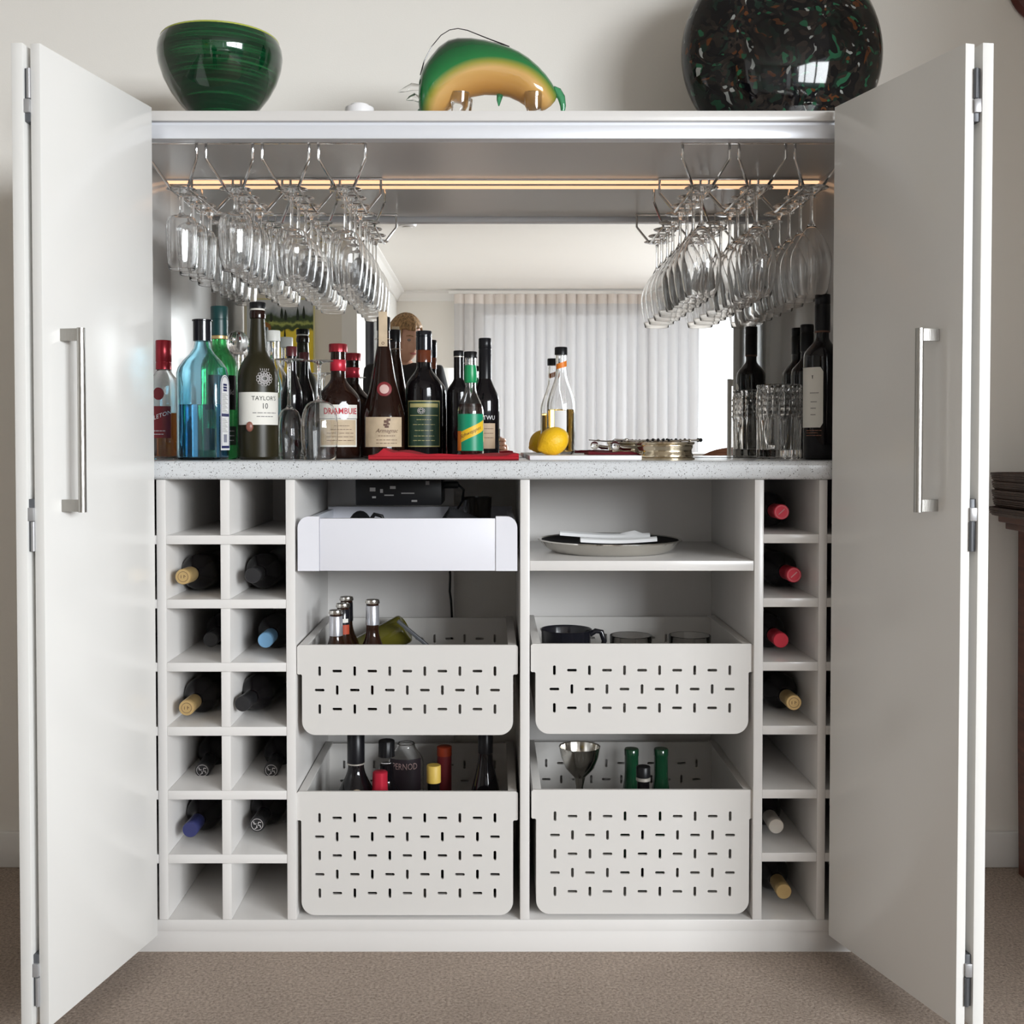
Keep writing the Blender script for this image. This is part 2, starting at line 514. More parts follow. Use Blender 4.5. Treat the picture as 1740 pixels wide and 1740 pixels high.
    def mesh(s, name, m, smooth=True, ang=0.7, fix=True):
        me = bpy.data.meshes.new(name)
        me.from_pydata(s.v, [], s.f)
        if fix:
            bm = bmesh.new(); bm.from_mesh(me)
            bmesh.ops.recalc_face_normals(bm, faces=bm.faces)
            bm.to_mesh(me); bm.free()
        if m is not None: me.materials.append(m)
        if smooth:
            me.shade_smooth()
            me.set_sharp_from_angle(angle=ang)
        me.update()
        return me

    def build(s, name, m, parent=None, loc=None, **kw):
        return put(name, s.mesh(name, m, **kw), parent, loc)


def put(name, me, parent=None, loc=None):
    o = bpy.data.objects.new(name, me)
    COL.objects.link(o)
    if parent: o.parent = parent
    if loc: o.location = loc
    return o


def thing(name, label, cat, loc=(0, 0, 0), rot=(0, 0, 0), group=None):
    o = bpy.data.objects.new(name, None)
    o.empty_display_size = 0.05
    COL.objects.link(o)
    o.location = loc
    o.rotation_euler = rot
    return tag(o, label, cat, group)


def tag(o, label, cat, group=None, kind=None):
    o['label'] = label
    o['category'] = cat
    if group: o['group'] = group
    if kind: o['kind'] = kind
    return o


def struct(o):
    o['kind'] = 'structure'
    return o


def dup(o, parent=None):
    c = o.copy()
    COL.objects.link(c)
    if parent: c.parent = parent
    for ch in list(o.children): dup(ch, c)
    return c


# ------------------------------------------------------------------ lettering and labels wrapped on bottles
def text_geo(s, size, bold=0.0, shear=0.0, align='CENTER'):
    cu = bpy.data.curves.new('lettering', 'FONT')
    cu.body = s; cu.size = size; cu.align_x = align; cu.align_y = 'CENTER'
    cu.offset = bold; cu.shear = shear; cu.resolution_u = 2
    o = bpy.data.objects.new('lettering', cu)
    COL.objects.link(o)
    bpy.context.view_layer.update()
    me = bpy.data.meshes.new_from_object(o.evaluated_get(bpy.context.evaluated_depsgraph_get()))
    bpy.data.objects.remove(o); bpy.data.curves.remove(cu)
    v = [p.co[:] for p in me.vertices]
    f = [tuple(q.vertices) for q in me.polygons]
    bpy.data.meshes.remove(me)
    return v, f


def wrap(p, r, z0, a0):
    a = a0 + p[0] / r
    return (r * sin(a), -r * cos(a), z0 + p[1])


def lettering(parent, s, size, r, z, a=0.0, m=None, bold=0.0, squeeze=1.0, shear=0.0, slope=0.0, flat=None):
    v, f = text_geo(s, size, bold, shear)
    v = [(p[0] * squeeze, p[1] + p[0] * squeeze * slope, 0) for p in v]
    mb = MB()
    if flat: mb.add([flat(p[0], p[1] + z) for p in v], f)
    else: mb.add([wrap(p, r, z, a) for p in v], f)
    o = mb.build('lettering', m or M_INK, parent, smooth=False, fix=False)
    return o


def patch(r, a0, a1, lo, hi, n=16):
    """label glued round a bottle; lo/hi are heights or functions of the angle; a paper-thick slab"""
    L = lo if callable(lo) else (lambda a: lo)
    H = hi if callable(hi) else (lambda a: hi)
    mb = MB()
    vs, fs = [], []
    for k in range(n + 1):
        a = a0 + (a1 - a0) * k / n
        for rr in (r, r - 0.0004):
            for zz in (L(a), H(a)):
                vs.append((rr * sin(a), -rr * cos(a), zz))
    for k in range(n):
        b, c = 4 * k, 4 * k + 4
        fs += [(b, c, c + 1, b + 1), (b + 3, c + 3, c + 2, b + 2), (b + 1, c + 1, c + 3, b + 3), (b + 2, c + 2, c, b)]
    fs += [(0, 1, 3, 2), (4 * n, 4 * n + 2, 4 * n + 3, 4 * n + 1)]
    mb.add(vs, fs)
    return mb


def bars(parent, r, rows, m=M_INKG, name='small_print', th=0.0009):
    """rows of fine print too small to read: (z, a0, a1)"""
    mb = MB()
    for (z, a0, a1) in rows:
        w = a1 - a0
        q = a0
        while q < a1 - 0.01:
            e = min(a1, q + w * random.uniform(0.10, 0.22))
            p = patch(r, q, e, z - th, z + th, 3)
            mb.add(p.v, p.f)
            q = e + w * 0.035
    return mb.build(name, m, parent, smooth=False)


def bottle_prof(Rb, h, zs, zn, rn, q=1.4, heel=0.006, lip=None, n=12):
    p = [(0, 0.004), (Rb * 0.6, 0.002), (Rb - heel, 0.0), (Rb - heel * 0.3, heel * 0.35), (Rb, heel), (Rb, zs)]
    for i in range(1, n + 1):
        t = i / n
        p.append((rn + (Rb - rn) * (1 + cos(pi * t ** q)) / 2, zs + (zn - zs) * t))
    p.append((rn, h - 0.002))
    p.append((rn - 0.002, h))
    p.append((0, h))
    return p


def inner_prof(prof, t=0.0025):
    """hollow glass: outer profile then the inner wall back down"""
    body = [q for q in prof if q[0] > 1e-6]
    inn = [(max(0.001, r - t), min(z + (t if r < 0.6 * max(b[0] for b in body) and z < 0.01 else 0), prof[-1][1] - 0.001) if z > 0.01 else z + 0.004) for (r, z) in body]
    return prof[:1] + body + list(reversed(inn)) + [(0, inn[0][1])]


def cap(parent, r, z0, z1, m, name='cap', ridges=0, lipz=None):
    p = [(0, z0), (r, z0), (r, z1 - 0.0015), (r - 0.0012, z1), (0, z1)]
    if lipz: p = [(0, z0), (r, z0), (r, lipz), (r * 0.95, lipz + 0.001), (r * 0.95, lipz + 0.002), (r, lipz + 0.003), (r, z1 - 0.0015), (r - 0.0012, z1), (0, z1)]
    mod = (lambda a, z: 1 + 0.025 * (1 if int(a * ridges / pi) % 2 else -1)) if ridges else None
    return MB().lathe(p, 40 if ridges else 28, mod).build(name, m, parent)


def on_counter(px, Y): return (PX(px, Y), Y, ZCOUNT)


# ================================================================== THE SETTING
YB = 0.46            # wall plane behind the cabinet
XR = 2.40            # inner face of the right-hand wall
CEIL = 2.42


def wall(name, x0, x1, y0, y1, z0, z1, m=M_WALL):
    return struct(MB().box(x0, x1, y0, y1, z0, z1).build(name, m, smooth=False))


struct(MB().box(-2.05, XR + 0.1, -7.7, 0.6, -0.05, 0.0).build('floor', M_CARPET, smooth=False))
struct(MB().box(XR + 0.1, 12.0, -16.0, 6.0, -0.12, -0.04).build('light_block_slab', mat('light_block_grey', (0.09, 0.085, 0.08), 0.8), smooth=False))  # unseen slab added to stop world light coming from below the horizon
struct(MB().box(-6.0, XR + 0.1, -16.0, -7.7, -0.12, -0.04).build('light_block_slab', mat('light_block_grey', (0.09, 0.085, 0.08), 0.8), smooth=False))  # second added slab, beyond the window; dark to limit bounce onto the ceiling
struct(MB().box(-2.05, XR + 0.1, -7.7, 0.6, CEIL, CEIL + 0.06).build('ceiling', M_CEIL, smooth=False))
wall('wall_back', -2.05, XR + 0.1, YB, YB + 0.1, 0, CEIL)
wall('wall_left', -2.05, -1.95, -4.5, YB, 0, CEIL, mat('left_wall_paint', (0.36, 0.335, 0.30), 0.8))  # unseen wall, set close and dark to cut bounced light
# right-hand wall with the glazed door opening
GY0, GY1, GZ = -7.2, -1.9, 2.37
wr = MB()
wr.box(XR, XR + 0.1, -7.6, GY0, 0, CEIL); wr.box(XR, XR + 0.1, GY1, YB, 0, CEIL); wr.box(XR, XR + 0.1, GY0, GY1, GZ, CEIL)
struct(wr.build('wall_right', M_WALL, smooth=False))
wall('light_block_nib', 1.50, 1.60, -1.0, YB, 0, CEIL)  # unseen stub added to shade the back wall right of the cabinet
# window wall facing the cabinet, and the jog of the room on its left
WX0, WX1, WZ = -0.15, 2.32, 2.26
wf = MB()
wf.box(-1.0, WX0, -7.6, -7.5, 0, CEIL); wf.box(WX1, XR, -7.6, -7.5, 0, CEIL); wf.box(WX0, WX1, -7.6, -7.5, WZ, CEIL)
struct(wf.build('wall_front', M_WALL, smooth=False))
wall('wall_return', -1.0, -0.9, -7.5, -4.4, 0, CEIL, M_WALLW)
wall('wall_jog', -1.95, -1.0, -4.5, -4.4, 0, CEIL, mat('taupe_wall_paint', (0.74, 0.70, 0.63), 0.85))


def cornice(name, pts, inward):
    """stepped coving along the ceiling: list of two ends and the inward direction"""
    (xa, ya), (xb, yb) = pts
    ix, iy = inward
    prof = [(0, -0.09), (0.012, -0.09), (0.02, -0.07), (0.05, -0.025), (0.075, -0.012), (0.075, 0), (0, 0)]
    secs = []
    for (x, y) in ((xa, ya), (xb, yb)):
        secs.append([(x + ix * d, y + iy * d, CEIL + z) for d, z in prof])
    return struct(MB().loft(secs).build(name, M_TRIM, smooth=False))


cornice('trim_1', [(-0.9, -7.5), (-0.9, -4.4)], (1, 0))
cornice('trim_2', [(-0.9, -7.5), (XR, -7.5)], (0, 1))
cornice('trim_3', [(-1.95, -4.4), (-0.9, -4.4)], (0, 1))


def baseboard(name, x0, x1, y0, y1):
    return struct(MB().box(x0, x1, y0, y1, 0, 0.085, 0.004).build(name, M_TRIM))


baseboard('baseboard_back', -1.95, -0.80, YB - 0.014, YB)
baseboard('baseboard_right', 0.80, 1.50, YB - 0.014, YB)
baseboard('baseboard_return', -0.9, -0.886, -7.5, -4.4)
baseboard('baseboard_jog', -1.95, -0.9, -4.4, -4.386)

# window_1: wide window behind the sheer curtain
w1 = bpy.data.objects.new('window_1', None); COL.objects.link(w1); struct(w1)
fr = MB()
for (a, b_) in ((WX0, WX0 + 0.05), (WX1 - 0.05, WX1)): fr.box(a, b_, -7.59, -7.53, 0, WZ)
fr.box(WX0, WX1, -7.59, -7.53, WZ - 0.05, WZ); fr.box(WX0, WX1, -7.59, -7.53, 0, 0.05)
fr.build('window_frame', M_TRIM, w1, smooth=False)
for x in (0.65, 1.45): MB().box(x - 0.025, x + 0.025, -7.59, -7.53, 0.05, WZ - 0.05).build('mullion', M_TRIM, w1, smooth=False)
for (a, b_) in ((WX0 + 0.05, 0.625), (0.675, 1.425), (1.475, WX1 - 0.05)):
    MB().box(a, b_, -7.566, -7.56, 0.05, WZ - 0.05).build('pane', M_WIN, w1, smooth=False)
# door_1: glazed sliding door in the right wall
d1 = bpy.data.objects.new('door_1', None); COL.objects.link(d1); struct(d1)
fr = MB()
fr.box(XR + 0.01, XR + 0.07, GY0, GY0 + 0.06, 0, GZ); fr.box(XR + 0.01, XR + 0.07, GY1 - 0.06, GY1, 0, GZ)
fr.box(XR + 0.01, XR + 0.07, GY0, GY1, GZ - 0.06, GZ); fr.box(XR + 0.01, XR + 0.07, GY0, GY1, 0, 0.06)
fr.build('door_frame', M_TRIM, d1, smooth=False)
ws = (GY1 - GY0) / 4
for k in range(1, 4): MB().box(XR + 0.01, XR + 0.07, GY0 + k * ws - 0.03, GY0 + k * ws + 0.03, 0.06, GZ - 0.06).build('mullion', M_TRIM, d1, smooth=False)
for k in range(4): MB().box(XR + 0.038, XR + 0.044, GY0 + k * ws + 0.03, GY0 + (k + 1) * ws - 0.03, 0.06, GZ - 0.06).build('pane', M_WIN, d1, smooth=False)

# ================================================================== THE CABINET
SX = 0.75                                    # inner face of the cabinet sides
ZTOP = PZ(188, 0.0); ZTOP0 = PZ(205, 0.0)    # top panel
ZTR1, ZTR0 = PZ(212, 0.0), PZ(235, 0.0)      # door track
ZU = 1.612                                   # underside of the top
ZCOUNT = PZ(783, -0.012); ZCB = PZ(815, -0.012)
ZBASE1, ZBASE0 = PZ(1563, 0.0), PZ(1582, 0.0)
YBK = 0.436
cab = thing('drinks_cabinet', 'tall white built-in drinks cabinet with folding doors standing open on beige carpet', 'cabinet', (0, 0, 0))
MB().box(-SX - 0.018, SX + 0.018, 0.0, YBK + 0.012, ZTOP0, ZTOP, 0.001).build('top_panel', M_MEL, cab)
MB().box(-SX, SX, 0.034, YBK, ZU, ZTOP0 - 0.0005).build('inner_top_panel', M_MEL, cab)
tr = MB(); tr.box(-SX, SX, 0.002, 0.032, ZTR0, ZTR1, 0.001); tr.box(-SX, SX, 0.010, 0.032, ZTR1, ZTOP0 - 0.0005)
tr.build('door_track', M_TRACK, cab)
for s in (-1, 1):
    a, b_ = sorted((s * SX, s * (SX + 0.018)))
    MB().box(a, b_, 0.0, YBK + 0.012, ZBASE0, ZTOP0 - 0.0003, 0.0008).build('side_panel', M_MEL, cab)
MB().box(-SX, SX, 0.0, YBK, ZBASE0, ZBASE1, 0.001).build('base_panel', M_MEL, cab)
MB().box(-SX - 0.018, SX + 0.018, 0.006, 0.024, 0.0, ZBASE0 - 0.0015, 0.001).build('plinth', M_MEL, cab)
MB().box(-SX, SX, 0.430, YBK, ZCOUNT + 0.001, ZU - 0.0005).build('mirror', M_MIRROR, cab, smooth=False)
# LED strip in an aluminium profile under the top, just in front of the mirror
led = thing('led_strip', 'warm white LED strip light under cabinet top in front of mirror', 'light', (0, 0.404, ZU))
MB().box(-SX + 0.001, SX - 0.001, -0.008, 0.008, -0.003, 0.0).build('profile', M_TRACK, led, smooth=False)
MB().box(-SX + 0.002, SX - 0.002, -0.006, 0.006, -0.0075, -0.003, 0.0005).build('diffuser', M_LED, led)

# lower carcass: uprights
UP = [(-0.650, 0.009), (-0.525, 0.009), (-0.397, 0.009), (0.0623, 0.0092), (0.5208, 0.009), (0.6459, 0.008)]
TOPZ = ZCB - 0.0005
UPR = {}
for i, (x, hw) in enumerate(UP):
    if i in (1,): continue
    MB().box(x - hw, x + hw, 0.0, YBK, ZBASE1 + 0.0003, TOPZ, 0.0008).build('upright_panel', M_MEL, cab)
BAYL = (UP[2][0] + 0.009, UP[3][0] - 0.0092)
BAYR = (UP[3][0] + 0.0092, UP[4][0] - 0.009)
# backs: the bay behind the drawer has an open third on its right where the wall shows
MB().box(-SX, 0.0 - 0.092, YBK, YBK + 0.008, ZBASE1, TOPZ).build('back_panel', M_MEL, cab, smooth=False)
MB().box(UP[3][0], SX, YBK, YBK + 0.008, ZBASE1, TOPZ).build('back_panel', M_MEL, cab, smooth=False)
YL = [917.5, 1026.5, 1134, 1243, 1351.5, 1460]
YR = [915.5, 1024, 1132.5, 1241, 1349.5, 1457]
ZL = [PZ(y, 0) for y in YL]; ZR = [PZ(y, 0) for y in YR]
HT = 0.0088
for z in ZL:
    MB().box(UP[0][0] + 0.0092, UP[2][0] - 0.0092, 0.001, YBK, z - HT, z + HT, 0.0008).build('wine_shelf', M_MEL, cab)
    MB().box(-SX + 0.0003, UP[0][0] - 0.0092, 0.001, YBK, z - HT, z + HT, 0.0008).build('wine_shelf', M_MEL, cab)
for z in ZR:
    MB().box(UP[4][0] + 0.0092, UP[5][0] - 0.0082, 0.001, YBK, z - HT, z + HT, 0.0008).build('wine_shelf', M_MEL, cab)
    MB().box(UP[5][0] + 0.0082, SX - 0.0003, 0.001, YBK, z - HT, z + HT, 0.0008).build('wine_shelf', M_MEL, cab)
lev = [TOPZ] + [z for z in ZL] + [ZBASE1]
for k in range(7):
    hi = lev[k] - (0.0003 if k == 0 else HT + 0.0003)
    lo = lev[k + 1] + (HT + 0.0003 if k < 6 else 0.0003)
    MB().box(UP[1][0] - 0.009, UP[1][0] + 0.009, 0.0, YBK, lo, hi, 0.0008).build('wine_divider', M_MEL, cab)
ZSH1, ZSH0 = PZ(953, 0.0), PZ(970, 0.0)
MB().box(BAYR[0] + 0.0004, BAYR[1] - 0.0012, 0.001, YBK, ZSH0, ZSH1, 0.0008).build('shelf', M_MEL, cab)

# pull-out drawer (a part of the cabinet)
DZ1, DZ0 = PZ(881, -0.004), PZ(970, -0.004)
dx0, dx1 = PX(506, -0.004, 925), PX(879, -0.004, 925)
ex0, ex1 = PX(543, -0.004, 925), PX(842, -0.004, 925)
dr = MB().box(ex0, ex1, -0.004, 0.012, DZ0, DZ1, 0.0008).build('drawer', M_DRAW, cab)
for s, (a, b_) in ((-1, (dx0, ex0 - 0.0006)), (1, (ex1 + 0.0006, dx1))):
    rr = 0.022
    top = DZ1 + 0.004
    poly = [(a, DZ0), (b_, DZ0)]
    arc = [(rr * (1 - sin(t * pi / 12)), rr * (1 - cos(t * pi / 12))) for t in range(7)]
    if s < 0: poly += [(b_, top)] + [(a + rr - rr * sin(t * pi / 12), top - rr + rr * cos(t * pi / 12)) for t in range(7)]
    else: poly += [(b_ - rr + rr * sin((6 - t) * pi / 12), top - rr + rr * cos((6 - t) * pi / 12)) for t in range(7)] + [(a, top)]
    MB().prism(poly, 'y', -0.006, 0.014).build('end_cap', M_DRAW, dr, smooth=False)
for s, x in ((-1, dx0 + 0.004), (1, dx1 - 0.004)):
    MB().box(min(x, x - s * 0.012), max(x, x - s * 0.012), 0.0145, 0.385, DZ0 + 0.008, DZ1 - 0.004, 0.001).build('drawer_side', M_TRACK, dr)
MB().box(dx0 + 0.004, dx1 - 0.004, 0.375, 0.387, DZ0 + 0.012, DZ1 + 0.002, 0.001).build('drawer_back', M_DRAW, dr)
MB().box(dx0 + 0.016, dx1 - 0.016, 0.0125, 0.374, DZ0 + 0.004, DZ0 + 0.012).build('drawer_base', M_DRAW, dr, smooth=False)

# folding doors: each a pair of leaves standing open, hinged together at their near edges
DB, DT = ZBASE0 + 0.001, ZTOP


def leaf(fx, fy, nx, ny, th, inner_sign, name='door'):
    """a slab from its far (cabinet) end to its near end; inner face on the given points"""
    d = Vector((nx - fx, ny - fy, 0)).normalized()
    nrm = Vector((d.y, -d.x, 0))
    if nrm.x * inner_sign < 0: nrm = -nrm          # pointing to the opening
    a, b_ = Vector((fx, fy, 0)), Vector((nx, ny, 0))
    q = [a, b_, b_ - nrm * th, a - nrm * th]
    bm = bmesh.new()
    vs = [bm.verts.new((p.x, p.y, z)) for z in (DB, DT) for p in q]
    for f in ((3, 2, 1, 0), (4, 5, 6, 7), (0, 1, 5, 4), (1, 2, 6, 5), (2, 3, 7, 6), (3, 0, 4, 7)): bm.faces.new([vs[i] for i in f])
    bmesh.ops.recalc_face_normals(bm, faces=bm.faces)
    bmesh.ops.bevel(bm, geom=bm.edges[:], offset=0.001, segments=2, affect='EDGES', profile=0.5)
    return MB().addbm(bm).build(name, M_DOOR, cab), nrm, d


YN = -0.37
for s in (-1, 1):
    if s < 0: fx, nx, ofx, onx = -0.6555, PX(74, YN, 760), -0.738, PX(45, YN - 0.002, 760)
    else: fx, nx, ofx, onx = 0.6555, PX(1634, YN, 760), 0.742, PX(1663, YN - 0.002, 760)
    inner, nrm, d = leaf(fx, -0.022, nx, YN, 0.0175, -s)
    outer, nrm2, d2 = leaf(ofx, -0.006, onx, YN - 0.002, 0.019, -s)
    # bar handle on the inner leaf
    hz1, hz0 = P(140, 558, -0.317).z, P(140, 870, -0.317).z
    base = Vector((fx, -0.022, 0)) + d * 0.303
    h = MB()
    off = nrm * 0.036
    h.tube([base + off + Vector((0, 0, hz0)), base + off + Vector((0, 0, hz1))], 0.0068, 20)
    hobj = h.build('handle', M_STEEL, inner)
    for z in (hz1 - 0.011, hz0 + 0.011):
        c0, c1 = base + nrm * 0.0004, base + off
        secs = []
        for c in (c0, c1):
            secs.append([(c + d * u + Vector((0, 0, z + w)))[:] for u, w in ((-0.005, -0.010), (0.005, -0.010), (0.005, 0.010), (-0.005, 0.010))])
        hp = MB().loft(secs); o = hp.build('handle_post', M_STEEL, inner, smooth=False)
    # concealed hinges between the leaves
    gx = (PX(51, YN, 760) if s < 0 else PX(1656, YN, 760))
    for zc_, flip in ((PZ(160, YN), 1), (PZ(893, YN), -1), (PZ(1668, YN), -1)):
        hb = MB().box(gx - 0.0050, gx + 0.0050, YN + 0.004, YN + 0.05, zc_ - 0.043, zc_ + 0.043, 0.001).build('hinge', M_HINGE, outer)
        zz = zc_ - flip * 0.018
        MB().box(gx - 0.0053, gx + 0.0053, YN - 0.001, YN + 0.02, zz - 0.011, zz + 0.011, 0.001).build('hinge_arm', M_HINGE2, hb)
        zz2 = zc_ + flip * 0.018
        MB().tube([(gx - s * 0.003, YN + 0.002, zz2 - 0.024), (gx - s * 0.003, YN + 0.002, zz2 + 0.024)], 0.0035, 10).build('hinge_cup', M_HINGE2 if s < 0 else M_HINGE, hb)

# worktop: rounded front edge
rr = 0.010
prof = [(YBK - 0.0005, ZCB), (-0.012 + rr, ZCB)]
prof += [(-0.012 + rr - rr * sin(t * pi / 12), ZCB + rr - rr * cos(t * pi / 12)) for t in range(1, 7)]
prof += [(-0.012 + rr - rr * cos(t * pi / 12), ZCOUNT - rr + rr * sin(t * pi / 12)) for t in range(0, 7)]
prof += [(YBK - 0.0005, ZCOUNT)]
wt = MB().prism(prof, 'x', -SX + 0.0004, SX - 0.0004).build('worktop', M_COUNTER)
tag(wt, 'pale grey speckled stone worktop inside white cabinet under the mirror', 'worktop')


# ================================================================== PULL-OUT BASKETS
def slot_plate(x0, x1, z0, z1, outline, cols, rows, xs, zs, px_, pz_, first_vert=True, t=0.006, half=0.0096, w=0.0027):
    """perforated sheet in the XZ plane, thickness along +Y from y=0; outline polygon is anticlockwise"""
    mb = MB()
    vs, fs = [], []

    def V(x, y, z):
        vs.append((x, y, z)); return len(vs) - 1
    cx0, cx1 = xs - px_ / 2, xs + px_ * (cols - 0.5)
    cz1, cz0 = zs + pz_ / 2, zs - pz_ * (rows - 0.5)
    for y in (0.0, t):
        for c in range(cols):
            for r_ in range(rows):
                X, Z = xs + c * px_, zs - r_ * pz_
                vert = ((c + r_) % 2 == 0) == first_vert
                a, b_ = (w, half) if vert else (half, w)
                k = w * 0.6
                o = [V(X - px_ / 2, y, Z - pz_ / 2), V(X + px_ / 2, y, Z - pz_ / 2), V(X + px_ / 2, y, Z + pz_ / 2), V(X - px_ / 2, y, Z + pz_ / 2)]
                h = [V(X - a, y, Z - b_ + k), V(X - a + k, y, Z - b_), V(X + a - k, y, Z - b_), V(X + a, y, Z - b_ + k),
                     V(X + a, y, Z + b_ - k), V(X + a - k, y, Z + b_), V(X - a + k, y, Z + b_), V(X - a, y, Z + b_ - k)]
                F = [(o[0], h[1], h[0]), (o[0], o[1], h[2], h[1]), (o[1], h[3], h[2]), (o[1], o[2], h[4], h[3]),
                     (o[2], h[5], h[4]), (o[2], o[3], h[6], h[5]), (o[3], h[7], h[6]), (o[3], o[0], h[0], h[7])]
                fs += F if y == 0.0 else [tuple(reversed(q)) for q in F]
                if y == 0.0: hole = h
                # walls of the slot
                if y == t:
                    h0 = [q for q in holes[(c, r_)]]
                    for i in range(8): fs.append((h0[i], h0[(i + 1) % 8], h[(i + 1) % 8], h[i]))
                else:
                    if c == 0 and r_ == 0: holes = {}
                    holes[(c, r_)] = h
        # border between the slotted field and the outline
        bm = bmesh.new()
        ov = [bm.verts.new((x, y, z)) for x, z in outline]
        oe = [bm.edges.new((ov[i], ov[(i + 1) % len(ov)])) for i in range(len(ov))]
        iv = [bm.verts.new(p) for p in ((cx0, y, cz0), (cx1, y, cz0), (cx1, y, cz1), (cx0, y, cz1))]
        ie = [bm.edges.new((iv[i], iv[(i + 1) % 4])) for i in range(4)]
        bmesh.ops.triangle_fill(bm, use_beauty=True, use_dissolve=False, edges=oe + ie)
        for f in list(bm.faces):
            c = f.calc_center_median()
            if cx0 < c.x < cx1 and cz0 < c.z < cz1: bm.faces.remove(f)
        bm.normal_update()
        for f in bm.faces:
            if (f.normal.y > 0) == (y == 0.0): f.normal_flip()
        mb.addbm(bm)
    mb.add(vs, fs)
    n = len(outline)
    mb.add([(x, 0, z) for x, z in outline] + [(x, t, z) for x, z in outline], [(i, i + n, (i + 1) % n + n, (i + 1) % n) for i in range(n)])
    return mb


def basket(px0, px1, py_top, py_bot, py_notch, rows, bay, col0, pitch, row0, rp, label):
    Y0 = 0.008
    pm = (py_top + py_bot) / 2
    x0, x1 = PX(px0, Y0, pm), PX(px1, Y0, pm)
    z1, z0, zn = PZ(py_top, Y0), PZ(py_bot, Y0), PZ(py_notch, Y0)
    cx = (x0 + x1) / 2
    t = thing('pull_out_basket', label, 'basket', (cx, Y0, z0), group='white slotted pull-out baskets')
    hw, H = (x1 - x0) / 2, z1 - z0
    ins = 0.0095
    nz = zn - z0
    rc = 0.027

    def outl(hw, H, ins, nz, rc, rt=0.004):
        p = [(-hw + ins + rc - rc * cos(k * pi / 16) if False else -hw + ins + rc - rc * sin((8 - k) * pi / 16), rc - rc * cos((8 - k) * pi / 16)) for k in range(9)]
        q = [(-a, b_) for a, b_ in reversed(p)]
        right = [(hw - ins, nz - 0.002), (hw - ins + 0.002, nz), (hw - 0.002, nz), (hw, nz + 0.002), (hw, H - rt), (hw - rt, H)]
        left = [(-a, b_) for a, b_ in reversed(right)]
        return p + q + right + left
    xs = PX(col0, Y0, pm) - cx
    pitch_m = (PX(col0 + pitch, Y0, pm) - PX(col0, Y0, pm))
    zs = PZ(row0, Y0) - z0
    rp_m = PZ(row0, Y0) - PZ(row0 + rp, Y0)
    slot_plate(-hw, hw, 0, H, outl(hw, H, ins, nz, rc), 11, rows, xs, zs, pitch_m, rp_m).build('front_panel', M_BASK, t, smooth=False)
    D = 0.375
    hb = hw - ins
    ol = [(-hb + rc - rc * sin((8 - k) * pi / 16), 0.002 + rc - rc * cos((8 - k) * pi / 16)) for k in range(9)]
    ol = ol + [(-a, b_) for a, b_ in reversed(ol)]
    bk = slot_plate(-hb, hb, 0, H, ol + [(hb, H - 0.004), (-hb, H - 0.004)], 11, rows, xs, zs, pitch_m, rp_m)
    bk.build('back_panel', M_BASK, t, (0, D - 0.006, 0), smooth=False)
    tub = [(-hb, H - 0.004)] + ol + [(hb, H - 0.004)]
    k_ = (hb - 0.003) / hb
    tin = [(a * k_, b_ + (0.003 if b_ < H - 0.01 else 0) * (1 - min(1, b_ / rc))) for a, b_ in tub]
    MB().prism(tub + list(reversed(tin)), 'y', 0.0062, D - 0.0062).build('tub_sheet', M_BASK, t, ang=0.5)
    for s in (-1, 1):
        x = s * hb
        a, b_ = sorted((s * (hw - 0.003), s * (hb - 0.010)))
        MB().box(a, b_, 0.0062, D - 0.0002, H - 0.0038, H - 0.0005, 0.0004).build('side_rim', M_BASK, t)
        a, b_ = sorted((s * (hb + 0.0008), s * (hw - 0.001)))
        MB().box(a, b_, 0.0062, D, nz + 0.004, H - 0.012, 0.0008).build('runner', M_BASK, t)
    return t, z0 + 0.005, z1


bA = basket(505, 880, 1096, 1249, 1146, 3, BAYL, 543, 29.8, 1140.5, 32.3, 'shallow white slotted basket holding silver-topped beer bottles, under the white drawer')
bB = basket(902, 1280, 1094, 1247, 1142, 3, BAYR, 942, 29.8, 1139, 32.0, 'shallow white slotted basket holding black jug and clear glasses, under shelf with tray')
bC = basket(504, 880, 1345, 1555, 1394, 5, BAYL, 543, 29.8, 1390.0, 32.0, 'deep white slotted basket full of dark spirit bottles, below basket of beer bottles')
bD = basket(903, 1281, 1342, 1553, 1391, 5, BAYR, 943, 29.75, 1387.0, 32.0, 'deep white slotted basket with silver goblet and green bottles, at cabinet bottom')

# ================================================================== GLASS RACKS
ZRAIL = ZU - 0.004
ZW = 1.527
YF, YRr = 0.07, 0.385


def glass_rack(x_first, n, label):
    """x_first: centre of the first channel"""
    PIT = 0.1127
    cx = x_first + PIT * (n - 1) / 2
    t = thing('glass_rack', label, 'rack', (cx, (YF + YRr) / 2, ZU), group='chrome stemware racks')
    oy = (YF + YRr) / 2
    hwid = PIT * n / 2 - 0.006
    for y in (YF, YRr):
        MB().box(-hwid, hwid, y - oy - 0.006, y - oy + 0.006, -0.0045, 0.0, 0.0006).build('rail', M_CHROME, t)
        if y == YF: yf = y
    for k in range(n):
        xc = (k - (n - 1) / 2) * PIT
        for s in (-1, 1):
            xo, xi = xc + s * 0.0468, xc + s * 0.0185
            pts = [(xo, YF - oy, -0.0045), (xo, YF - oy, -0.034), (xo - s * 0.0015, YF - oy + 0.002, -0.037)]
            pts += [(xi, YF - oy + 0.040, ZW - ZU + 0.002), (xi, YF - oy + 0.046, ZW - ZU), (xi, YRr - oy - 0.046, ZW - ZU), (xi, YRr - oy - 0.040, ZW - ZU + 0.002)]
            pts += [(xo - s * 0.0015, YRr - oy - 0.002, -0.037), (xo, YRr - oy, -0.034), (xo, YRr - oy, -0.0045)]
            MB().tube(pts, 0.0030, 8).build('wire', M_CHROME, t)
    return [x_first + k * PIT for k in range(n)]


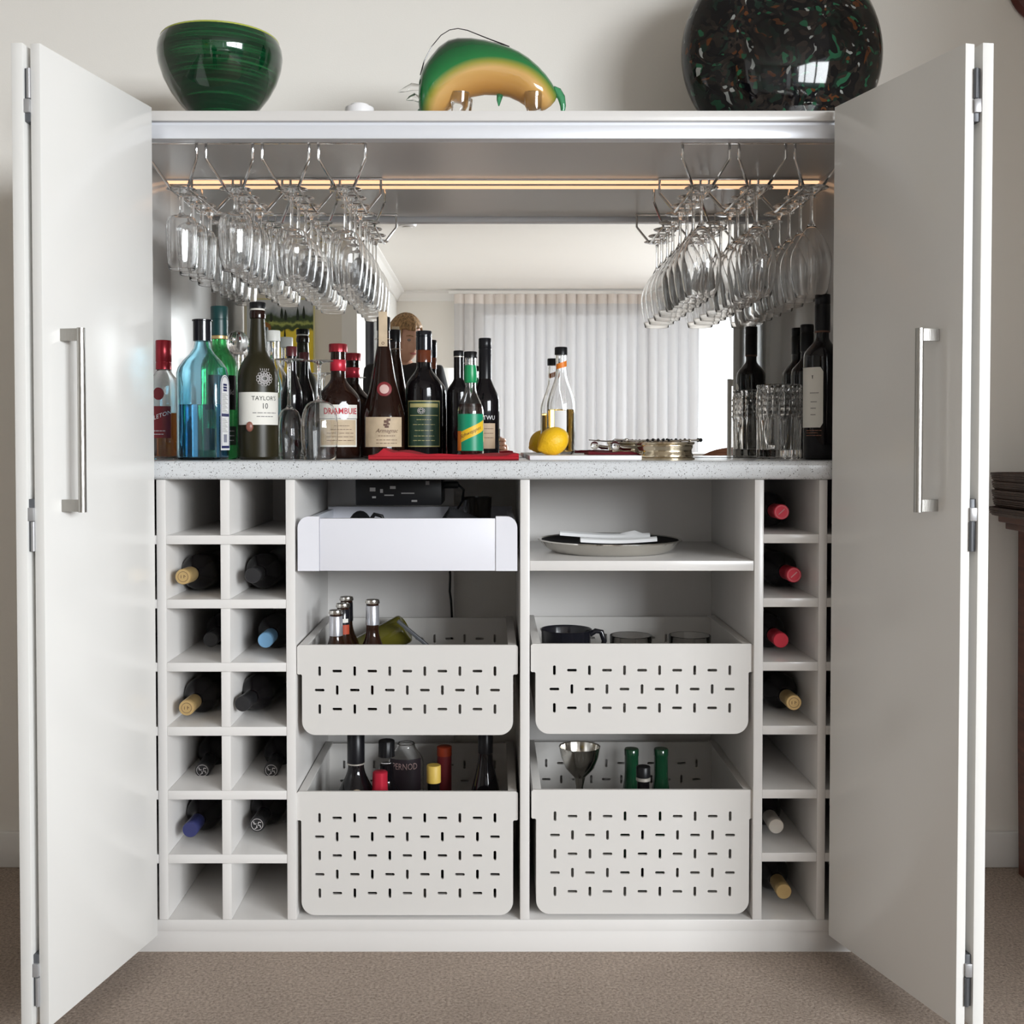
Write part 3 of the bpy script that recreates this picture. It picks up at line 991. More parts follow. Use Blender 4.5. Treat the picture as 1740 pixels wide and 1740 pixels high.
xl = glass_rack(-0.303 - 3 * 0.1127, 4, 'chrome wire stemware rack under cabinet top on the left, four rows')
xr = glass_rack(0.374 + 0.0525, 3, 'chrome wire stemware rack under cabinet top on the right, three rows')


# ------------------------------------------------------------------ stemware meshes (foot at z=0, rim at z=h)
def stem_meshes(name, h, rf, rs, zstem, bowl, seg=32, mod=None, tk=0.0009, tki=None):
    foot = [(0, 0), (rf - 0.001, 0), (rf, 0.0008), (rf - 0.001, 0.0016), (rf * 0.55, 0.0030), (rs * 1.9, 0.0052), (rs * 1.2, 0.010), (rs, 0.016)]
    stem = [(rs, 0.016), (rs * 0.92, 0.016 + (zstem - 0.016) * 0.5), (rs * 1.05, zstem - 0.004), (rs * 1.5, zstem)]
    outer = [(rs * 1.5, zstem)] + bowl
    rimr, rimz = bowl[-1]
    inn = [(max(0.0005, r - tk), z + (0.0012 if i == 0 else 0)) for i, (r, z) in enumerate(bowl[:-1])]
    prof = outer[:-1] + [(rimr, rimz - 0.5 * tk), (rimr - tk * 0.12, rimz - 0.15 * tk), (rimr - tk * 0.5, rimz), (rimr - tk * 0.88, rimz - 0.15 * tk), (rimr - tk, rimz - 0.5 * tk)] + list(reversed(inn)) + [(0, bowl[0][1] + 0.0002)]
    a = MB().lathe(foot, seg).mesh(name + '_foot', M_GLASS, fix=False, ang=1.2)
    b_ = MB().lathe(stem, seg).mesh(name + '_stem', M_GLASS, fix=False, ang=1.2)
    c = MB().lathe(prof, seg, mod).mesh(name + '_bowl', M_GLASS, fix=False, ang=1.2)
    return a, b_, c


def bowl_curve(h, zs, rmax, zmax, rrim, n=12, q=0.55):
    pts = []
    for i in range(1, n + 1):
        t = i / n
        pts.append((max(0.008, rmax * sin(pi / 2 * t) ** q) if True else 0, zs + 0.003 + (zmax - zs - 0.003) * (1 - cos(pi / 2 * t))))
    for i in range(1, 7):
        t = i / 6
        pts.append((rmax + (rrim - rmax) * t ** 1.6, zmax + (h - zmax) * t))
    return pts


def cone_curve(h, zs, rmax, zmax, rrim):
    pts = [(0.0065, zs + 0.004), (0.012, zs + 0.014)]
    for i in range(1, 9):
        t = i / 8
        pts.append((0.012 + (rmax - 0.012) * sin(pi / 2 * t) ** 0.95, zs + 0.014 + (zmax - zs - 0.014) * t))
    for i in range(1, 6):
        t = i / 5
        pts.append((rmax + (rrim - rmax) * t ** 1.7, zmax + (h - zmax) * t))
    return pts


G_ROUND = stem_meshes('round_wine', 0.186, 0.034, 0.0033, 0.078, bowl_curve(0.186, 0.078, 0.0405, 0.126, 0.0305))
G_OVAL = stem_meshes('oval_wine', 0.206, 0.034, 0.0033, 0.082, bowl_curve(0.206, 0.082, 0.0375, 0.140, 0.0285))
rib = lambda n, d, z0, z1: (lambda a, z: 1 + (d * abs(cos(a * n / 2)) - d / 2) * (1 if z0 < z < z1 else 0))
G_CUT1 = stem_meshes('cut_goblet', 0.168, 0.033, 0.0045, 0.046, bowl_curve(0.168, 0.046, 0.0345, 0.085, 0.0285, q=0.35), 48, rib(16, 0.10, 0.055, 0.150), 0.0022)
G_CUT2 = stem_meshes('cut_flute', 0.165, 0.031, 0.0045, 0.052, bowl_curve(0.165, 0.052, 0.031, 0.080, 0.0275, q=0.35), 48, rib(14, 0.08, 0.06, 0.150), 0.0022)
G_BIG = stem_meshes('large_wine', 0.222, 0.0345, 0.0034, 0.070, cone_curve(0.222, 0.070, 0.0415, 0.152, 0.0315))
G_UP1 = stem_meshes('counter_wine', 0.212, 0.031, 0.0040, 0.100, bowl_curve(0.212, 0.100, 0.0300, 0.165, 0.0255, q=0.7))
G_UP2 = stem_meshes('counter_round_wine', 0.205, 0.0300, 0.0036, 0.080, bowl_curve(0.205, 0.080, 0.0385, 0.140, 0.0345))


def hang(gm, x, y, label, name='wine_glass', group=None, z=None):
    t = thing(name, label, 'glass', (x, y, (ZW + 0.0030 + 0.0005) if z is None else z), (pi, 0, random.uniform(0, 6)), group)
    for nm, me in zip(('foot', 'stem', 'bowl'), gm): put(nm, me, t)
    return t


DEPTH = ['front', 'second from front', 'third from front', 'rearmost']
ROWL = ['leftmost row', 'second row from left', 'third row from left', 'rightmost row']
KL = [(G_CUT2, 'slim cut-crystal stemmed glass'), (G_CUT1, 'barrel-shaped cut-crystal goblet'), (G_ROUND, 'round-bowled clear wine glass'), (G_OVAL, 'oval-bowled clear wine glass')]
for k, x in enumerate(xl):
    gm, what = KL[k]
    for j in range(4):
        y = 0.132 + j * (0.0832 if k >= 2 else 0.079)
        if k == 3 and j == 3: y -= 0.002
        hang(gm, x + random.uniform(-0.002, 0.002), y, f'{what} hung in left rack, {ROWL[k]}, {DEPTH[j]}', 'wine_glass' if k >= 2 else 'crystal_goblet', 'glasses hanging in the left rack')
ROWR = ['left row', 'middle row', 'right row']
for k, x in enumerate(xr):
    for j in range(4):
        y = 0.120 + j * 0.0862
        hang(G_BIG, x + random.uniform(-0.001, 0.001), y, f'large cone-bowled wine glass hung upside down in right rack, {ROWR[k]}, {DEPTH[j]}', 'wine_glass', 'glasses hanging in the right rack')

# two glasses standing upside down on the worktop
hang(G_UP1, PX(492, 0.190), 0.190, 'upside-down narrow wine glass standing on worktop beside olive port bottle', z=ZCOUNT + 0.212)
hang(G_UP2, PX(543, 0.135), 0.135, 'upside-down wide wine glass standing in front of red-capped liqueur bottle', z=ZCOUNT + 0.205)


# ================================================================== BOTTLES ON THE WORKTOP
def bottle(name, label, loc, prof, m, rot=0.0, seg=36):
    t = thing(name, label, 'bottle', loc, (0, 0, rot))
    MB().lathe(prof, seg).build('body', m, t)
    return t


def face_cam(x, y): return math.atan2(x, y - CAMY)      # turn a label to the viewer


# 1 rum: clear bottle, red cap
x, y, z = on_counter(279, 0.20)
h = 0.2525
pr = bottle_prof(0.034, h - 0.012, 0.150, 0.195, 0.0125, 1.3)
t = thing('rum_bottle', 'clear rum bottle with dark red cap, half full of brown rum, by left door', 'bottle', (x, y, z), (0, 0, -0.25))
MB().lathe(inner_prof(pr, 0.0022), 36).build('body', M_GLASS, t, fix=False)
MB().lathe([(0, 0.0065), (0.0300, 0.0065), (0.0313, 0.009), (0.0313, 0.098), (0, 0.098)], 36).build('liquid', M_RUM, t)
cap(t, 0.0165, h - 0.062, h, M_REDCAP, lipz=h - 0.048)
lb = patch(0.0343, -0.75, 0.95, 0.045, 0.112).build('label', M_DRED, t)
lettering(lb, 'APPLETON', 0.0125, 0.0347, 0.090, 0.15, M_WHITEINK, squeeze=0.95, slope=0.35)
bars(lb, 0.0347, [(0.060, -0.4, 0.6), (0.053, -0.3, 0.5)], M_SILVINK)
sl = patch(0.0343, -0.15, 0.55, lambda a: 0.138 - 0.013 * math.sqrt(max(0, 1 - ((a - 0.2) / 0.35) ** 2)), lambda a: 0.138 + 0.013 * math.sqrt(max(0, 1 - ((a - 0.2) / 0.35) ** 2))).build('shoulder_label', M_DRED, t)

# 2 gin: squared pale blue bottle
x, y, z = on_counter(345, 0.085)
HG = 0.284


def sq(zz, hx, hy, p=6.0, n=40):
    out = []
    for i in range(n):
        a = 2 * pi * (i + 0.5) / n
        c, s_ = cos(a), sin(a)
        k = (abs(c) ** p + abs(s_) ** p) ** (-1 / p)
        out.append((hx * k * c, hy * k * s_, zz))
    return out


GS = [(0.0, 0.040, 0.028, 6), (0.002, 0.0455, 0.0315, 6), (0.006, 0.047, 0.033, 6), (0.175, 0.047, 0.033, 6), (0.186, 0.045, 0.0315, 5), (0.200, 0.037, 0.027, 4), (0.214, 0.025, 0.020, 3), (0.226, 0.0175, 0.0165, 2.2), (0.240, 0.0150, 0.0150, 2), (0.272, 0.0145, 0.0145, 2)]
t = thing('gin_bottle', 'squared pale blue glass gin bottle with black cap and white side label', 'bottle', (x, y, z), (0, 0, -0.16))
outer = [sq(*g) for g in GS]
inner_ = [sq(zz + (0.006 if i == 0 else 0.004 if i < 3 else 0), hx - 0.003, hy - 0.003, p) for i, (zz, hx, hy, p) in enumerate(GS)]
g = MB()
n = 40
g.loft(outer, cap=False); g.f.append(tuple(reversed(range(n))))
base = len(g.v)
g.loft(inner_, cap=False)
g.f[-(len(inner_) - 1) * n:] = [tuple(reversed(f)) for f in g.f[-(len(inner_) - 1) * n:]]
g.f.append(tuple(base + i for i in range(n)))
to, ti = (len(GS) - 1) * n, base + (len(GS) - 1) * n
for i in range(n): g.f.append((to + i, to + (i + 1) % n, ti + (i + 1) % n, ti + i))
g.build('body', M_BLUE, t, fix=False)
MB().loft([sq(0.007, 0.0425, 0.0285), sq(0.010, 0.0435, 0.0295), sq(0.112, 0.0435, 0.0295)]).build('liquid', M_BLUELIQ, t)
MB().lathe([(0, 0.2405), (0.0185, 0.2405), (0.0185, HG - 0.004), (0.0205, HG - 0.003), (0.0205, HG - 0.001), (0.019, HG), (0, HG)], 32).build('cap', M_BLACKG, t)
# white label on the right-hand narrow face, arched top
xf = 0.0474
pol = [(-0.022, 0.020), (0.022, 0.020), (0.022, 0.150)] + [(0.022 * cos(k * pi / 10), 0.150 + 0.022 * sin(k * pi / 10)) for k in range(1, 10)] + [(-0.022, 0.150)]
lb = MB().prism(pol, 'x', xf, xf + 0.0004).build('label', M_PAPERW, t, smooth=False)
bd = MB()
loop = [(-0.019, 0.024), (0.019, 0.024), (0.019, 0.150)] + [(0.019 * cos(k * pi / 10), 0.150 + 0.019 * sin(k * pi / 10)) for k in range(1, 10)] + [(-0.019, 0.150)]
bd.tube([(xf + 0.0004, u, w) for u, w in loop], 0.0007, 5, closed=True)
bd.box(xf + 0.0003, xf + 0.0007, -0.019, 0.019, 0.088, 0.094)
bd.box(xf + 0.0003, xf + 0.0007, -0.019, 0.019, 0.024, 0.029)
for k in range(9): bd.box(xf + 0.0003, xf + 0.0006, -0.008 + k * 0.0019, -0.0072 + k * 0.0019, 0.036, 0.052)
for (a, b_) in ((0.150, 0.154), (0.1445, 0.1485), (0.139, 0.143)): bd.box(xf + 0.0003, xf + 0.0007, -0.009, 0.009, a, b_)
bd.build('label_print', M_NAVY, lb, smooth=False)
bd = MB()
for k in range(14): bd.box(xf + 0.0003, xf + 0.0005, -0.014, 0.014 - 0.006 * (k % 3), 0.097 + k * 0.0028, 0.0979 + k * 0.0028)
for k in range(9): bd.box(xf + 0.0003, xf + 0.0005, -0.014, 0.012 - 0.005 * (k % 3), 0.057 + k * 0.0032, 0.0579 + k * 0.0032)
bd.build('small_print', M_INKG, lb, smooth=False)

# 3 tall green bottle behind the gin
x, y, z = on_counter(374, 0.215)
h = 0.326
t = bottle('whiskey_bottle', 'tall clear green bottle with dark green cap standing behind the blue gin bottle', (x, y, z), bottle_prof(0.0385, h - 0.01, 0.185, 0.245, 0.0160, 1.5), M_GREENTR)
cap(t, 0.0185, h - 0.062, h, M_DGREEN, lipz=h - 0.030)
MB().lathe([(0.0163, h - 0.070), (0.0172, h - 0.069), (0.0172, h - 0.063), (0.0163, h - 0.0622)], 28).build('gold_neck_ring', M_GOLD, t)
lb = patch(0.0388, -0.4, 1.3, 0.105, 0.178).build('label', M_BLACK, t)
lettering(lb, 'ld', 0.016, 0.0392, 0.142, 0.95, M_SILVINK)
lb = patch(0.0388, -0.4, 1.3, 0.030, 0.070).build('lower_label', M_GRNLAB, t)
bars(lb, 0.0392, [(0.060, 0.3, 1.1), (0.050, 0.3, 1.1), (0.040, 0.3, 1.1)], M_SILVINK)

# 4 port: frosted olive bottle with crest and cream label
x, y, z = on_counter(439, 0.152)
h = 0.327
RP = 0.0415
prp = [(0, 0.004), (0.03, 0.002), (RP - 0.006, 0), (RP, 0.006), (RP, 0.172), (RP - 0.0015, 0.184), (RP - 0.006, 0.196), (0.029, 0.208), (0.0215, 0.217), (0.0190, 0.226), (0.0172, 0.250), (0.0150, 0.285), (0.0142, 0.300), (0.0142, h - 0.014), (0, h - 0.014)]
t = bottle('port_bottle', 'frosted olive port bottle with cream label and silver crest, tallest on the left', (x, y, z), prp, M_OLIVE, face_cam(x, y) * -1 + 0.05)
MB().lathe([(0.0143, 0.292), (0.0165, 0.294), (0.0170, 0.302), (0.0158, 0.309), (0.0143, 0.310)], 28).build('glass_lip', M_BROWNGL, t)
MB().lathe([(0.0, 0.3102), (0.0150, 0.3102), (0.0150, 0.3135), (0.0, 0.3135)], 28).build('neck_ring', M_PAPER, t)
cap(t, 0.0168, 0.3137, h, M_BLACK)
lb = patch(RP + 0.0006, -1.25, 1.25, 0.072, 0.139, 24).build('label', M_PAPER, t)
lettering(lb, "TAYLOR'S", 0.0125, RP + 0.001, 0.126, 0.28, M_INK, squeeze=1.0)
lettering(lb, '10', 0.0165, RP + 0.001, 0.110, 0.28, M_INK, squeeze=0.85)
bars(lb, RP + 0.001, [(0.0965, -0.32, 0.95), (0.089, -0.12, 0.75)], M_INKG)
cr = MB()
for k in range(26):
    a = 2 * pi * k / 13 + (0.2 if k > 12 else 0)
    rad = 0.0125 if k < 13 else 0.0072
    cx_, cz_ = rad * cos(a) * 1.15, rad * sin(a)
    pts = [wrap((cx_ + 0.0030 * cos(q * pi / 4), cz_ + 0.0030 * sin(q * pi / 4)), RP + 0.0004, 0.167, 0.28) for q in range(8)]
    cr.tube(pts, 0.00055, 4, closed=True)
for k in range(5):
    u = -0.008 + k * 0.004
    p0, p1 = wrap((u, 0.0165), RP - 0.0, 0.167, 0.28), wrap((u * 1.15, 0.0205), RP - 0.0005, 0.167, 0.28)
    cr.tube([p0, p1], 0.0007, 4)
cr.build('crest', M_SILVINK, t)
ws = MB().sphere(wrap((0, 0), RP + 0.0015, 0.068, -0.46), 0.0095, 16, 8, 0.8, 0.35, 1.1)
ws.build('wax_seal', mat('brown_wax', (0.22, 0.08, 0.055), 0.35), t)

# 5 clear decanter and clear bottle standing behind the port
x, y, z = on_counter(404, 0.345)
t = thing('glass_decanter', 'clear glass decanter with ball stopper, mostly hidden behind port bottle', 'decanter', (x, y, z))
dp = bottle_prof(0.040, 0.235, 0.11, 0.165, 0.0150, 1.0)
MB().lathe(inner_prof(dp, 0.003), 32).build('body', M_GLASS, t, fix=False)
MB().sphere((0, 0, 0.262), 0.026, 20, 12).build('stopper', M_GLASS, t)
x, y, z = on_counter(465.5, 0.350)
h = 0.288
t = thing('clear_bottle', 'clear glass bottle with pale screw cap between port bottle and mirror', 'bottle', (x, y, z))
MB().lathe(inner_prof(bottle_prof(0.034, h - 0.008, 0.165, 0.225, 0.0135, 1.2), 0.0025), 32).build('body', M_GLASS, t, fix=False)
cap(t, 0.0155, h - 0.024, h, mat('frosted_cap', (0.62, 0.62, 0.58), 0.4))
x, y, z = on_counter(496, 0.345)
h = 0.252
t = bottle('dark_liqueur_bottle', 'small dark bottle with deep red cap behind the upside-down glasses', (x, y, z), bottle_prof(0.0245, h - 0.006, 0.135, 0.200, 0.0105, 1.1), M_DARKGL)
cap(t, 0.0125, h - 0.022, h, mat('maroon_cap', (0.08, 0.012, 0.015), 0.3))

# 6 liqueur with red cap
x, y, z = on_counter(575, 0.300)
h = 0.2535
RD = 0.0495
t = bottle('liqueur_bottle', 'broad brown liqueur bottle with red cap and cream and tan label', (x, y, z), bottle_prof(RD, h - 0.014, 0.120, 0.180, 0.0165, 1.25), M_BROWNGL, -face_cam(x, y) + 0.0)
cap(t, 0.0202, h - 0.018, h, M_REDCAP, ridges=20)
MB().lathe([(0.0168, h - 0.060), (0.0176, h - 0.059), (0.0176, h - 0.036), (0.0168, h - 0.035)], 28).build('neck_label', M_REDCAP2, t)
lb = patch(RD + 0.0006, -0.95, 0.95, 0.088, 0.118, 20).build('upper_label', M_PAPER, t)
lettering(lb, 'DRAMBUIE', 0.0185, RD + 0.0016, 0.1035, 0.12, M_INKR, bold=0.0002, squeeze=0.88)
md = patch(RD + 0.0009, -0.02, 0.50, lambda a: 0.105 - 0.0205 * math.sqrt(max(0, 1 - ((a - 0.24) / 0.26) ** 2)), lambda a: 0.109 + 0.0145 * math.sqrt(max(0, 1 - ((a - 0.24) / 0.26) ** 2)), 20)
md.build('medallion', M_PAPERW, t)
lb2 = patch(RD + 0.0006, -0.92, 0.92, 0.026, 0.087, 20).build('lower_label', M_PAPER, t)
patch(RD + 0.0009, -0.85, 0.85, 0.030, 0.085, 20).build('tan_panel', M_TAN, lb2)
bars(lb2, RD + 0.0013, [(0.072, -0.1, 0.5), (0.064, -0.3, 0.6), (0.056, -0.5, 0.7), (0.048, -0.5, 0.7), (0.040, -0.5, 0.7)], M_INKB, th=0.0006)

# 7 armagnac: long-necked flask shape with hanging tag
x, y, z = on_counter(652, 0.290)
h = 0.312
RA = 0.0465
pra = [(0, 0.004), (0.034, 0.002), (RA - 0.006, 0), (RA, 0.006), (RA, 0.095)]
for i in range(1, 15):
    q = i / 14
    pra.append((0.0150 + (RA - 0.0150) * (1 - q) ** 1.0 * (1 - 0.28 * sin(pi * q)) * (1 + 0.30 * sin(pi * q) * (1 - q)), 0.095 + 0.150 * q))
pra += [(0.0140, 0.262), (0.0135, h - 0.012), (0, h - 0.012)]
t = bottle('brandy_bottle', 'long-necked brown brandy bottle with kraft label and hanging paper neck tag', (x, y, z), pra, M_BROWNGL, -face_cam(x, y))
cap(t, 0.0150, h - 0.030, h, M_CAPS)
lb = patch(RA + 0.0006, -0.98, 0.98, 0.026, 0.091, 22).build('label', M_TAN, t)
lettering(lb, 'Armagnac', 0.0125, RA + 0.001, 0.061, 0.15, M_INKB, shear=0.4)
bars(lb, RA + 0.001, [(0.050, -0.25, 0.55), (0.041, -0.35, 0.65), (0.034, -0.35, 0.65)], M_INKB, th=0.0006)
em = MB()
for k, (u, w, sz) in enumerate(((0.006, 0.081, 0.0050), (0.011, 0.085, 0.0042), (0.004, 0.074, 0.0040), (0.010, 0.076, 0.0034), (0.007, 0.070, 0.0044))):
    p = patch(RA + 0.001, 0.12 + (u - 0.006 - sz) / RA, 0.12 + (u - 0.006 + sz) / RA, w - sz * 0.6, w + sz * 0.6, 4)
    em.add(p.v, p.f)
em.build('emblem', M_INKB, lb, smooth=False)


def body_r(prof, zz):
    for (r0, z0), (r1, z1) in zip(prof, prof[1:]):
        if z0 <= zz <= z1 and z1 > z0: return r0 + (r1 - r0) * (zz - z0) / (z1 - z0)
    return prof[-2][0]


rr_ = body_r(pra, 0.152)
for (rad, nm, m, off) in ((0.0165, 'seal_ribbon', M_DRED, 0.0), (0.0108, 'seal', mat('pink_seal_paper', (0.62, 0.42, 0.38), 0.6), 0.0016)):
    o = MB().sphere((0, 0, 0), rad, 24, 10, 1, 0.16, 1).build(nm, m, t, (0.0015, -rr_ - off, 0.152))
    o.rotation_euler = (-0.20, 0, 0)
tg = MB().box(-0.0105, 0.0085, -0.0185, -0.0178, 0.246, 0.322, 0.0002)
tgo = tg.build('paper_tag', M_TAN, t, smooth=False)
MB().tube([(-0.001 + 0.0028 * cos(q * pi / 4), -0.0189, 0.253 + 0.0028 * sin(q * pi / 4)) for q in range(8)], 0.0006, 5, closed=True).build('tag_eyelet', M_INKB, tgo)
MB().tube([(0.0185 * cos(q * pi / 6), 0.0185 * sin(q * pi / 6), 0.2635 + 0.001 * sin(q)) for q in range(12)], 0.0005, 5, closed=True).build('tag_string', M_TAN2, tgo)

# 8 dark bottle with green label
x, y, z = on_counter(720.5, 0.318)
h = 0.284
RG = 0.0415
t = bottle('sherry_bottle', 'dark bottle with black cap and dark green gold-edged label', (x, y, z), bottle_prof(RG, h - 0.01, 0.150, 0.205, 0.0160, 1.35), M_DARKGL, -face_cam(x, y))
MB().lathe([(0.0163, 0.215), (0.0175, 0.214), (0.0170, 0.240), (0.0163, 0.241)], 28).build('neck_band', mat('russet_glass', (0.12, 0.03, 0.012), 0.1), t)
cap(t, 0.0178, h - 0.042, h, M_BLACKG, lipz=h - 0.014)
lb = patch(RG + 0.0006, -0.98, 0.98, 0.026, 0.128, 22).build('label', M_GOLDINK, t)
patch(RG + 0.0009, -0.93, 0.93, 0.0285, 0.1255, 22).build('label_field', M_GRNLAB, lb)
patch(RG + 0.0011, -0.80, 0.80, 0.113, 0.1215, 22).build('label_header', M_GOLDINK, lb)
patch(RG + 0.0011, -0.80, 0.80, 0.0945, 0.096, 22).build('label_rule', M_GOLDINK, lb)
cr = MB()
for k in range(9):
    a = 2 * pi * k / 9
    pts = [wrap((0.006 * cos(a) + 0.0026 * cos(q * pi / 3), 0.0045 * sin(a) + 0.0026 * sin(q * pi / 3)), RG + 0.0012, 0.1055, -0.15) for q in range(6)]
    cr.tube(pts, 0.0005, 4, closed=True)
cr.build('crest', M_SILVINK, lb)
bars(lb, RG + 0.0012, [(0.086, -0.4, 0.4), (0.075, -0.6, 0.6), (0.062, -0.5, 0.5), (0.050, -0.55, 0.55), (0.040, -0.6, 0.6)], M_GOLDINK, th=0.0007)

# 9 three bottles in front of the curtain reflection
x, y, z = on_counter(779.5, 0.325)
h = 0.241
t = bottle('dark_mixer_bottle', 'small dark bottle with black cap behind the green-labelled mixer bottle', (x, y, z), bottle_prof(0.0265, h - 0.008, 0.145, 0.180, 0.0110, 1.2), M_DARKGL)
cap(t, 0.0117, h - 0.012, h, M_BLACK)
MB().lathe([(0.0111, h - 0.0150), (0.0114, h - 0.0148), (0.0114, h - 0.0128), (0.0111, h - 0.0126)], 24).build('silver_neck_ring', M_SILV, t)
x, y, z = on_counter(799.5, 0.205)
h = 0.229
RS = 0.0285
t = thing('mixer_bottle', 'small clear mixer bottle with green and yellow label standing behind red napkin', 'bottle', (x, y, z), (0, 0, -face_cam(x, y)))
prs = bottle_prof(RS, h - 0.010, 0.098, 0.155, 0.0118, 1.0)
MB().lathe(inner_prof(prs, 0.002), 36).build('body', M_GLASS, t, fix=False)
MB().lathe([(0, 0.0065), (0.0255, 0.0065), (0.0262, 0.009), (0.0262, 0.097), (0.0235, 0.118), (0, 0.118)], 32).build('liquid', mat('dark_soda', (0.03, 0.012, 0.01), 0.1), t)
cap(t, 0.0142, h - 0.013, h, M_BLACK, ridges=18)
MB().lathe([(0.0122, 0.163), (0.0135, 0.168), (0.0135, 0.186), (0.0122, 0.200)], 28).build('neck_label', M_GREENFOIL, t)
lb = patch(RS + 0.0006, -1.2, 1.2, 0.018, 0.096, 24).build('label', M_GRNLAB2, t)
bd = patch(RS + 0.0009, -1.2, 1.15, lambda a: 0.046 + 0.0135 * a, lambda a: 0.068 + 0.0135 * a, 24).build('yellow_band', M_YEL, lb)
lettering(lb, 'Schweppes', 0.0115, RS + 0.0013, 0.0572, 0.0, M_INKB, shear=0.2, slope=0.45, squeeze=0.95)
patch(RS + 0.0009, -1.2, -0.75, 0.018, 0.060, 8).build('orange_panel', M_ORANGE, lb)
x, y, z = on_counter(824, 0.318)
h = 0.268
t = bottle('tall_sherry_bottle', 'slim dark bottle with long black capsule and tan label, rightmost of three', (x, y, z), bottle_prof(0.0325, h - 0.01, 0.125, 0.190, 0.0125, 0.95), M_DARKGL, -face_cam(x, y))
cap(t, 0.0142, h - 0.100, h, M_CAPS, 'capsule', lipz=h - 0.026)
MB().lathe([(0.0142, h - 0.103), (0.0148, h - 0.102), (0.0148, h - 0.0995), (0.0142, h - 0.099)], 24).build('gold_neck_ring', M_GOLD, t)
lb = patch(0.0329, -0.75, 0.75, 0.022, 0.078, 18).build('label', M_TAN2, t)
lettering(t, 'TWU', 0.0135, 0.0331, 0.090, 0.30, M_WHITEINK, squeeze=0.9)
bars(lb, 0.0333, [(0.066, -0.2, 0.6), (0.056, -0.2, 0.6), (0.046, -0.2, 0.6)], M_INKB, th=0.0006)

# 10 red napkins, white board, lemon, tonic, stopper, coaster
x0n, x1n = PX(629, 0.07), PX(881, 0.07)


def folded(x0, x1, y0, y1, z0, h, wob, seed, nx=30, ny=7, lift=None):
    rnd = random.Random(seed)
    ph = [rnd.uniform(0, 6) for _ in range(4)]
    mb = MB(); vs = []; fs = []
    ring = []
    for i in range(nx + 1):
        u = i / nx
        row = []
        X = x0 + (x1 - x0) * u
        for j in range(ny + 1):
            v = j / ny
            yy = y0 + (y1 - y0) * v + 0.004 * sin(5 * u + ph[0]) * (1 - v)
            zz = z0 + h * (0.82 + 0.18 * sin(9 * u + ph[1]) * sin(3 * v + ph[2])) + (lift(u, v) if lift else 0) + wob * sin(23 * u + 4 * v + ph[3])
            row.append((X, yy, zz))
        # closed section: bottom front, rounded nose, top, back
        yf = row[0][1]
        sec = [(X, yf + 0.002, z0 + 0.0002), (X, yf - 0.0035, z0 + h * 0.25), (X, yf - 0.002, z0 + h * 0.45), (X, yf - 0.0038, z0 + h * 0.62)] + row + [(X, y1 + 0.002, z0 + 0.0002)]
        ring.append(sec)
    mb.loft(ring)
    return mb


nk = folded(x0n, x1n, 0.035, 0.185, ZCOUNT, 0.0135, 0.0006, 3, lift=lambda u, v: 0.013 * math.exp(-((u - 0.10) / 0.035) ** 2) * (1 - 0.5 * v) + 0.007 * math.exp(-((u - 0.22) / 0.10) ** 2) + 0.003 * math.exp(-((u - 0.97) / 0.05) ** 2))
tag(nk.build('red_napkin', M_REDCLOTH), 'folded bright red cloth napkins lying at front of the worktop', 'napkin')
bx0, bx1 = PX(900, 0.06), PX(1078, 0.06)
bdz = ZCOUNT + 0.0095
tag(MB().box(bx0, bx1 + 0.015, 0.06, 0.36, ZCOUNT + 0.0002, bdz, 0.0015).build('serving_board', M_BOARD), 'thin white serving board under the lemon and tonic bottle', 'board')
lx, ly = PX(940, 0.155), 0.155
lem = thing('lemon', 'ripe yellow lemon lying on the white board in front of tonic bottle', 'lemon', (lx, ly, bdz + 0.0288), (0, R(62), R(20)))
lp = [(0, -0.0395), (0.004, -0.0385), (0.0075, -0.0345), (0.014, -0.0305)]
lp += [(0.0290 * cos(-pi / 2 + 0.55 + k * (pi - 1.1) / 12) ** 0.95, 0.033 * sin(-pi / 2 + 0.55 + k * (pi - 1.1) / 12)) for k in range(13)]
lp += [(0.010, 0.0325), (0.005, 0.0345), (0, 0.0355)]
lp = sorted(lp, key=lambda q: q[1])
MB().lathe(lp, 32).build('peel', M_LEMON, lem)
MB().lathe([(0, 0.0345), (0.003, 0.0350), (0.0025, 0.0368), (0, 0.0372)], 12).build('stem_end', mat('green_stem', (0.25, 0.28, 0.05), 0.6), lem)
x, y = PX(953, 0.262), 0.262
h = 0.234
t = thing('tonic_bottle', 'clear glass tonic bottle with black cap and orange neck tag behind the lemon', 'bottle', (x, y, bdz), (0, 0, 0))
prt = bottle_prof(0.0305, h - 0.010, 0.105, 0.185, 0.0115, 0.95)
MB().lathe(inner_prof(prt, 0.002), 36).build('body', M_GLASS, t, fix=False)
MB().lathe([(0, 0.0065), (0.0272, 0.0065), (0.0280, 0.009), (0.0280, 0.098), (0, 0.098)], 32).build('liquid', M_TONIC, t)
cap(t, 0.0135, h - 0.017, h, M_BLACK, ridges=18)
lb = patch(0.0128, -1.0, 1.3, lambda a: h - 0.046 + 0.003 * a, lambda a: h - 0.034 + 0.004 * a, 12).build('neck_label', M_ORANGE, t)
lb = patch(0.0309, -0.55, 0.35, 0.02, 0.095, 12).build('label', M_PAPERW, t)
dk = folded(PX(998, 0.16), PX(1080, 0.16), 0.13, 0.24, bdz, 0.0075, 0.0005, 5, nx=16)
tag(dk.build('dark_red_napkin', M_DREDCLOTH), 'folded dark red cloth on white board beside the metal coaster', 'napkin')
t = thing('bottle_stopper', 'small bottle stopper with clear glass ball lying on dark red cloth', 'stopper', (PX(1045, 0.19), 0.19, bdz + 0.0082))
MB().sphere((0, 0, 0.0108), 0.0105, 20, 12).build('ball', M_GLASS, t)
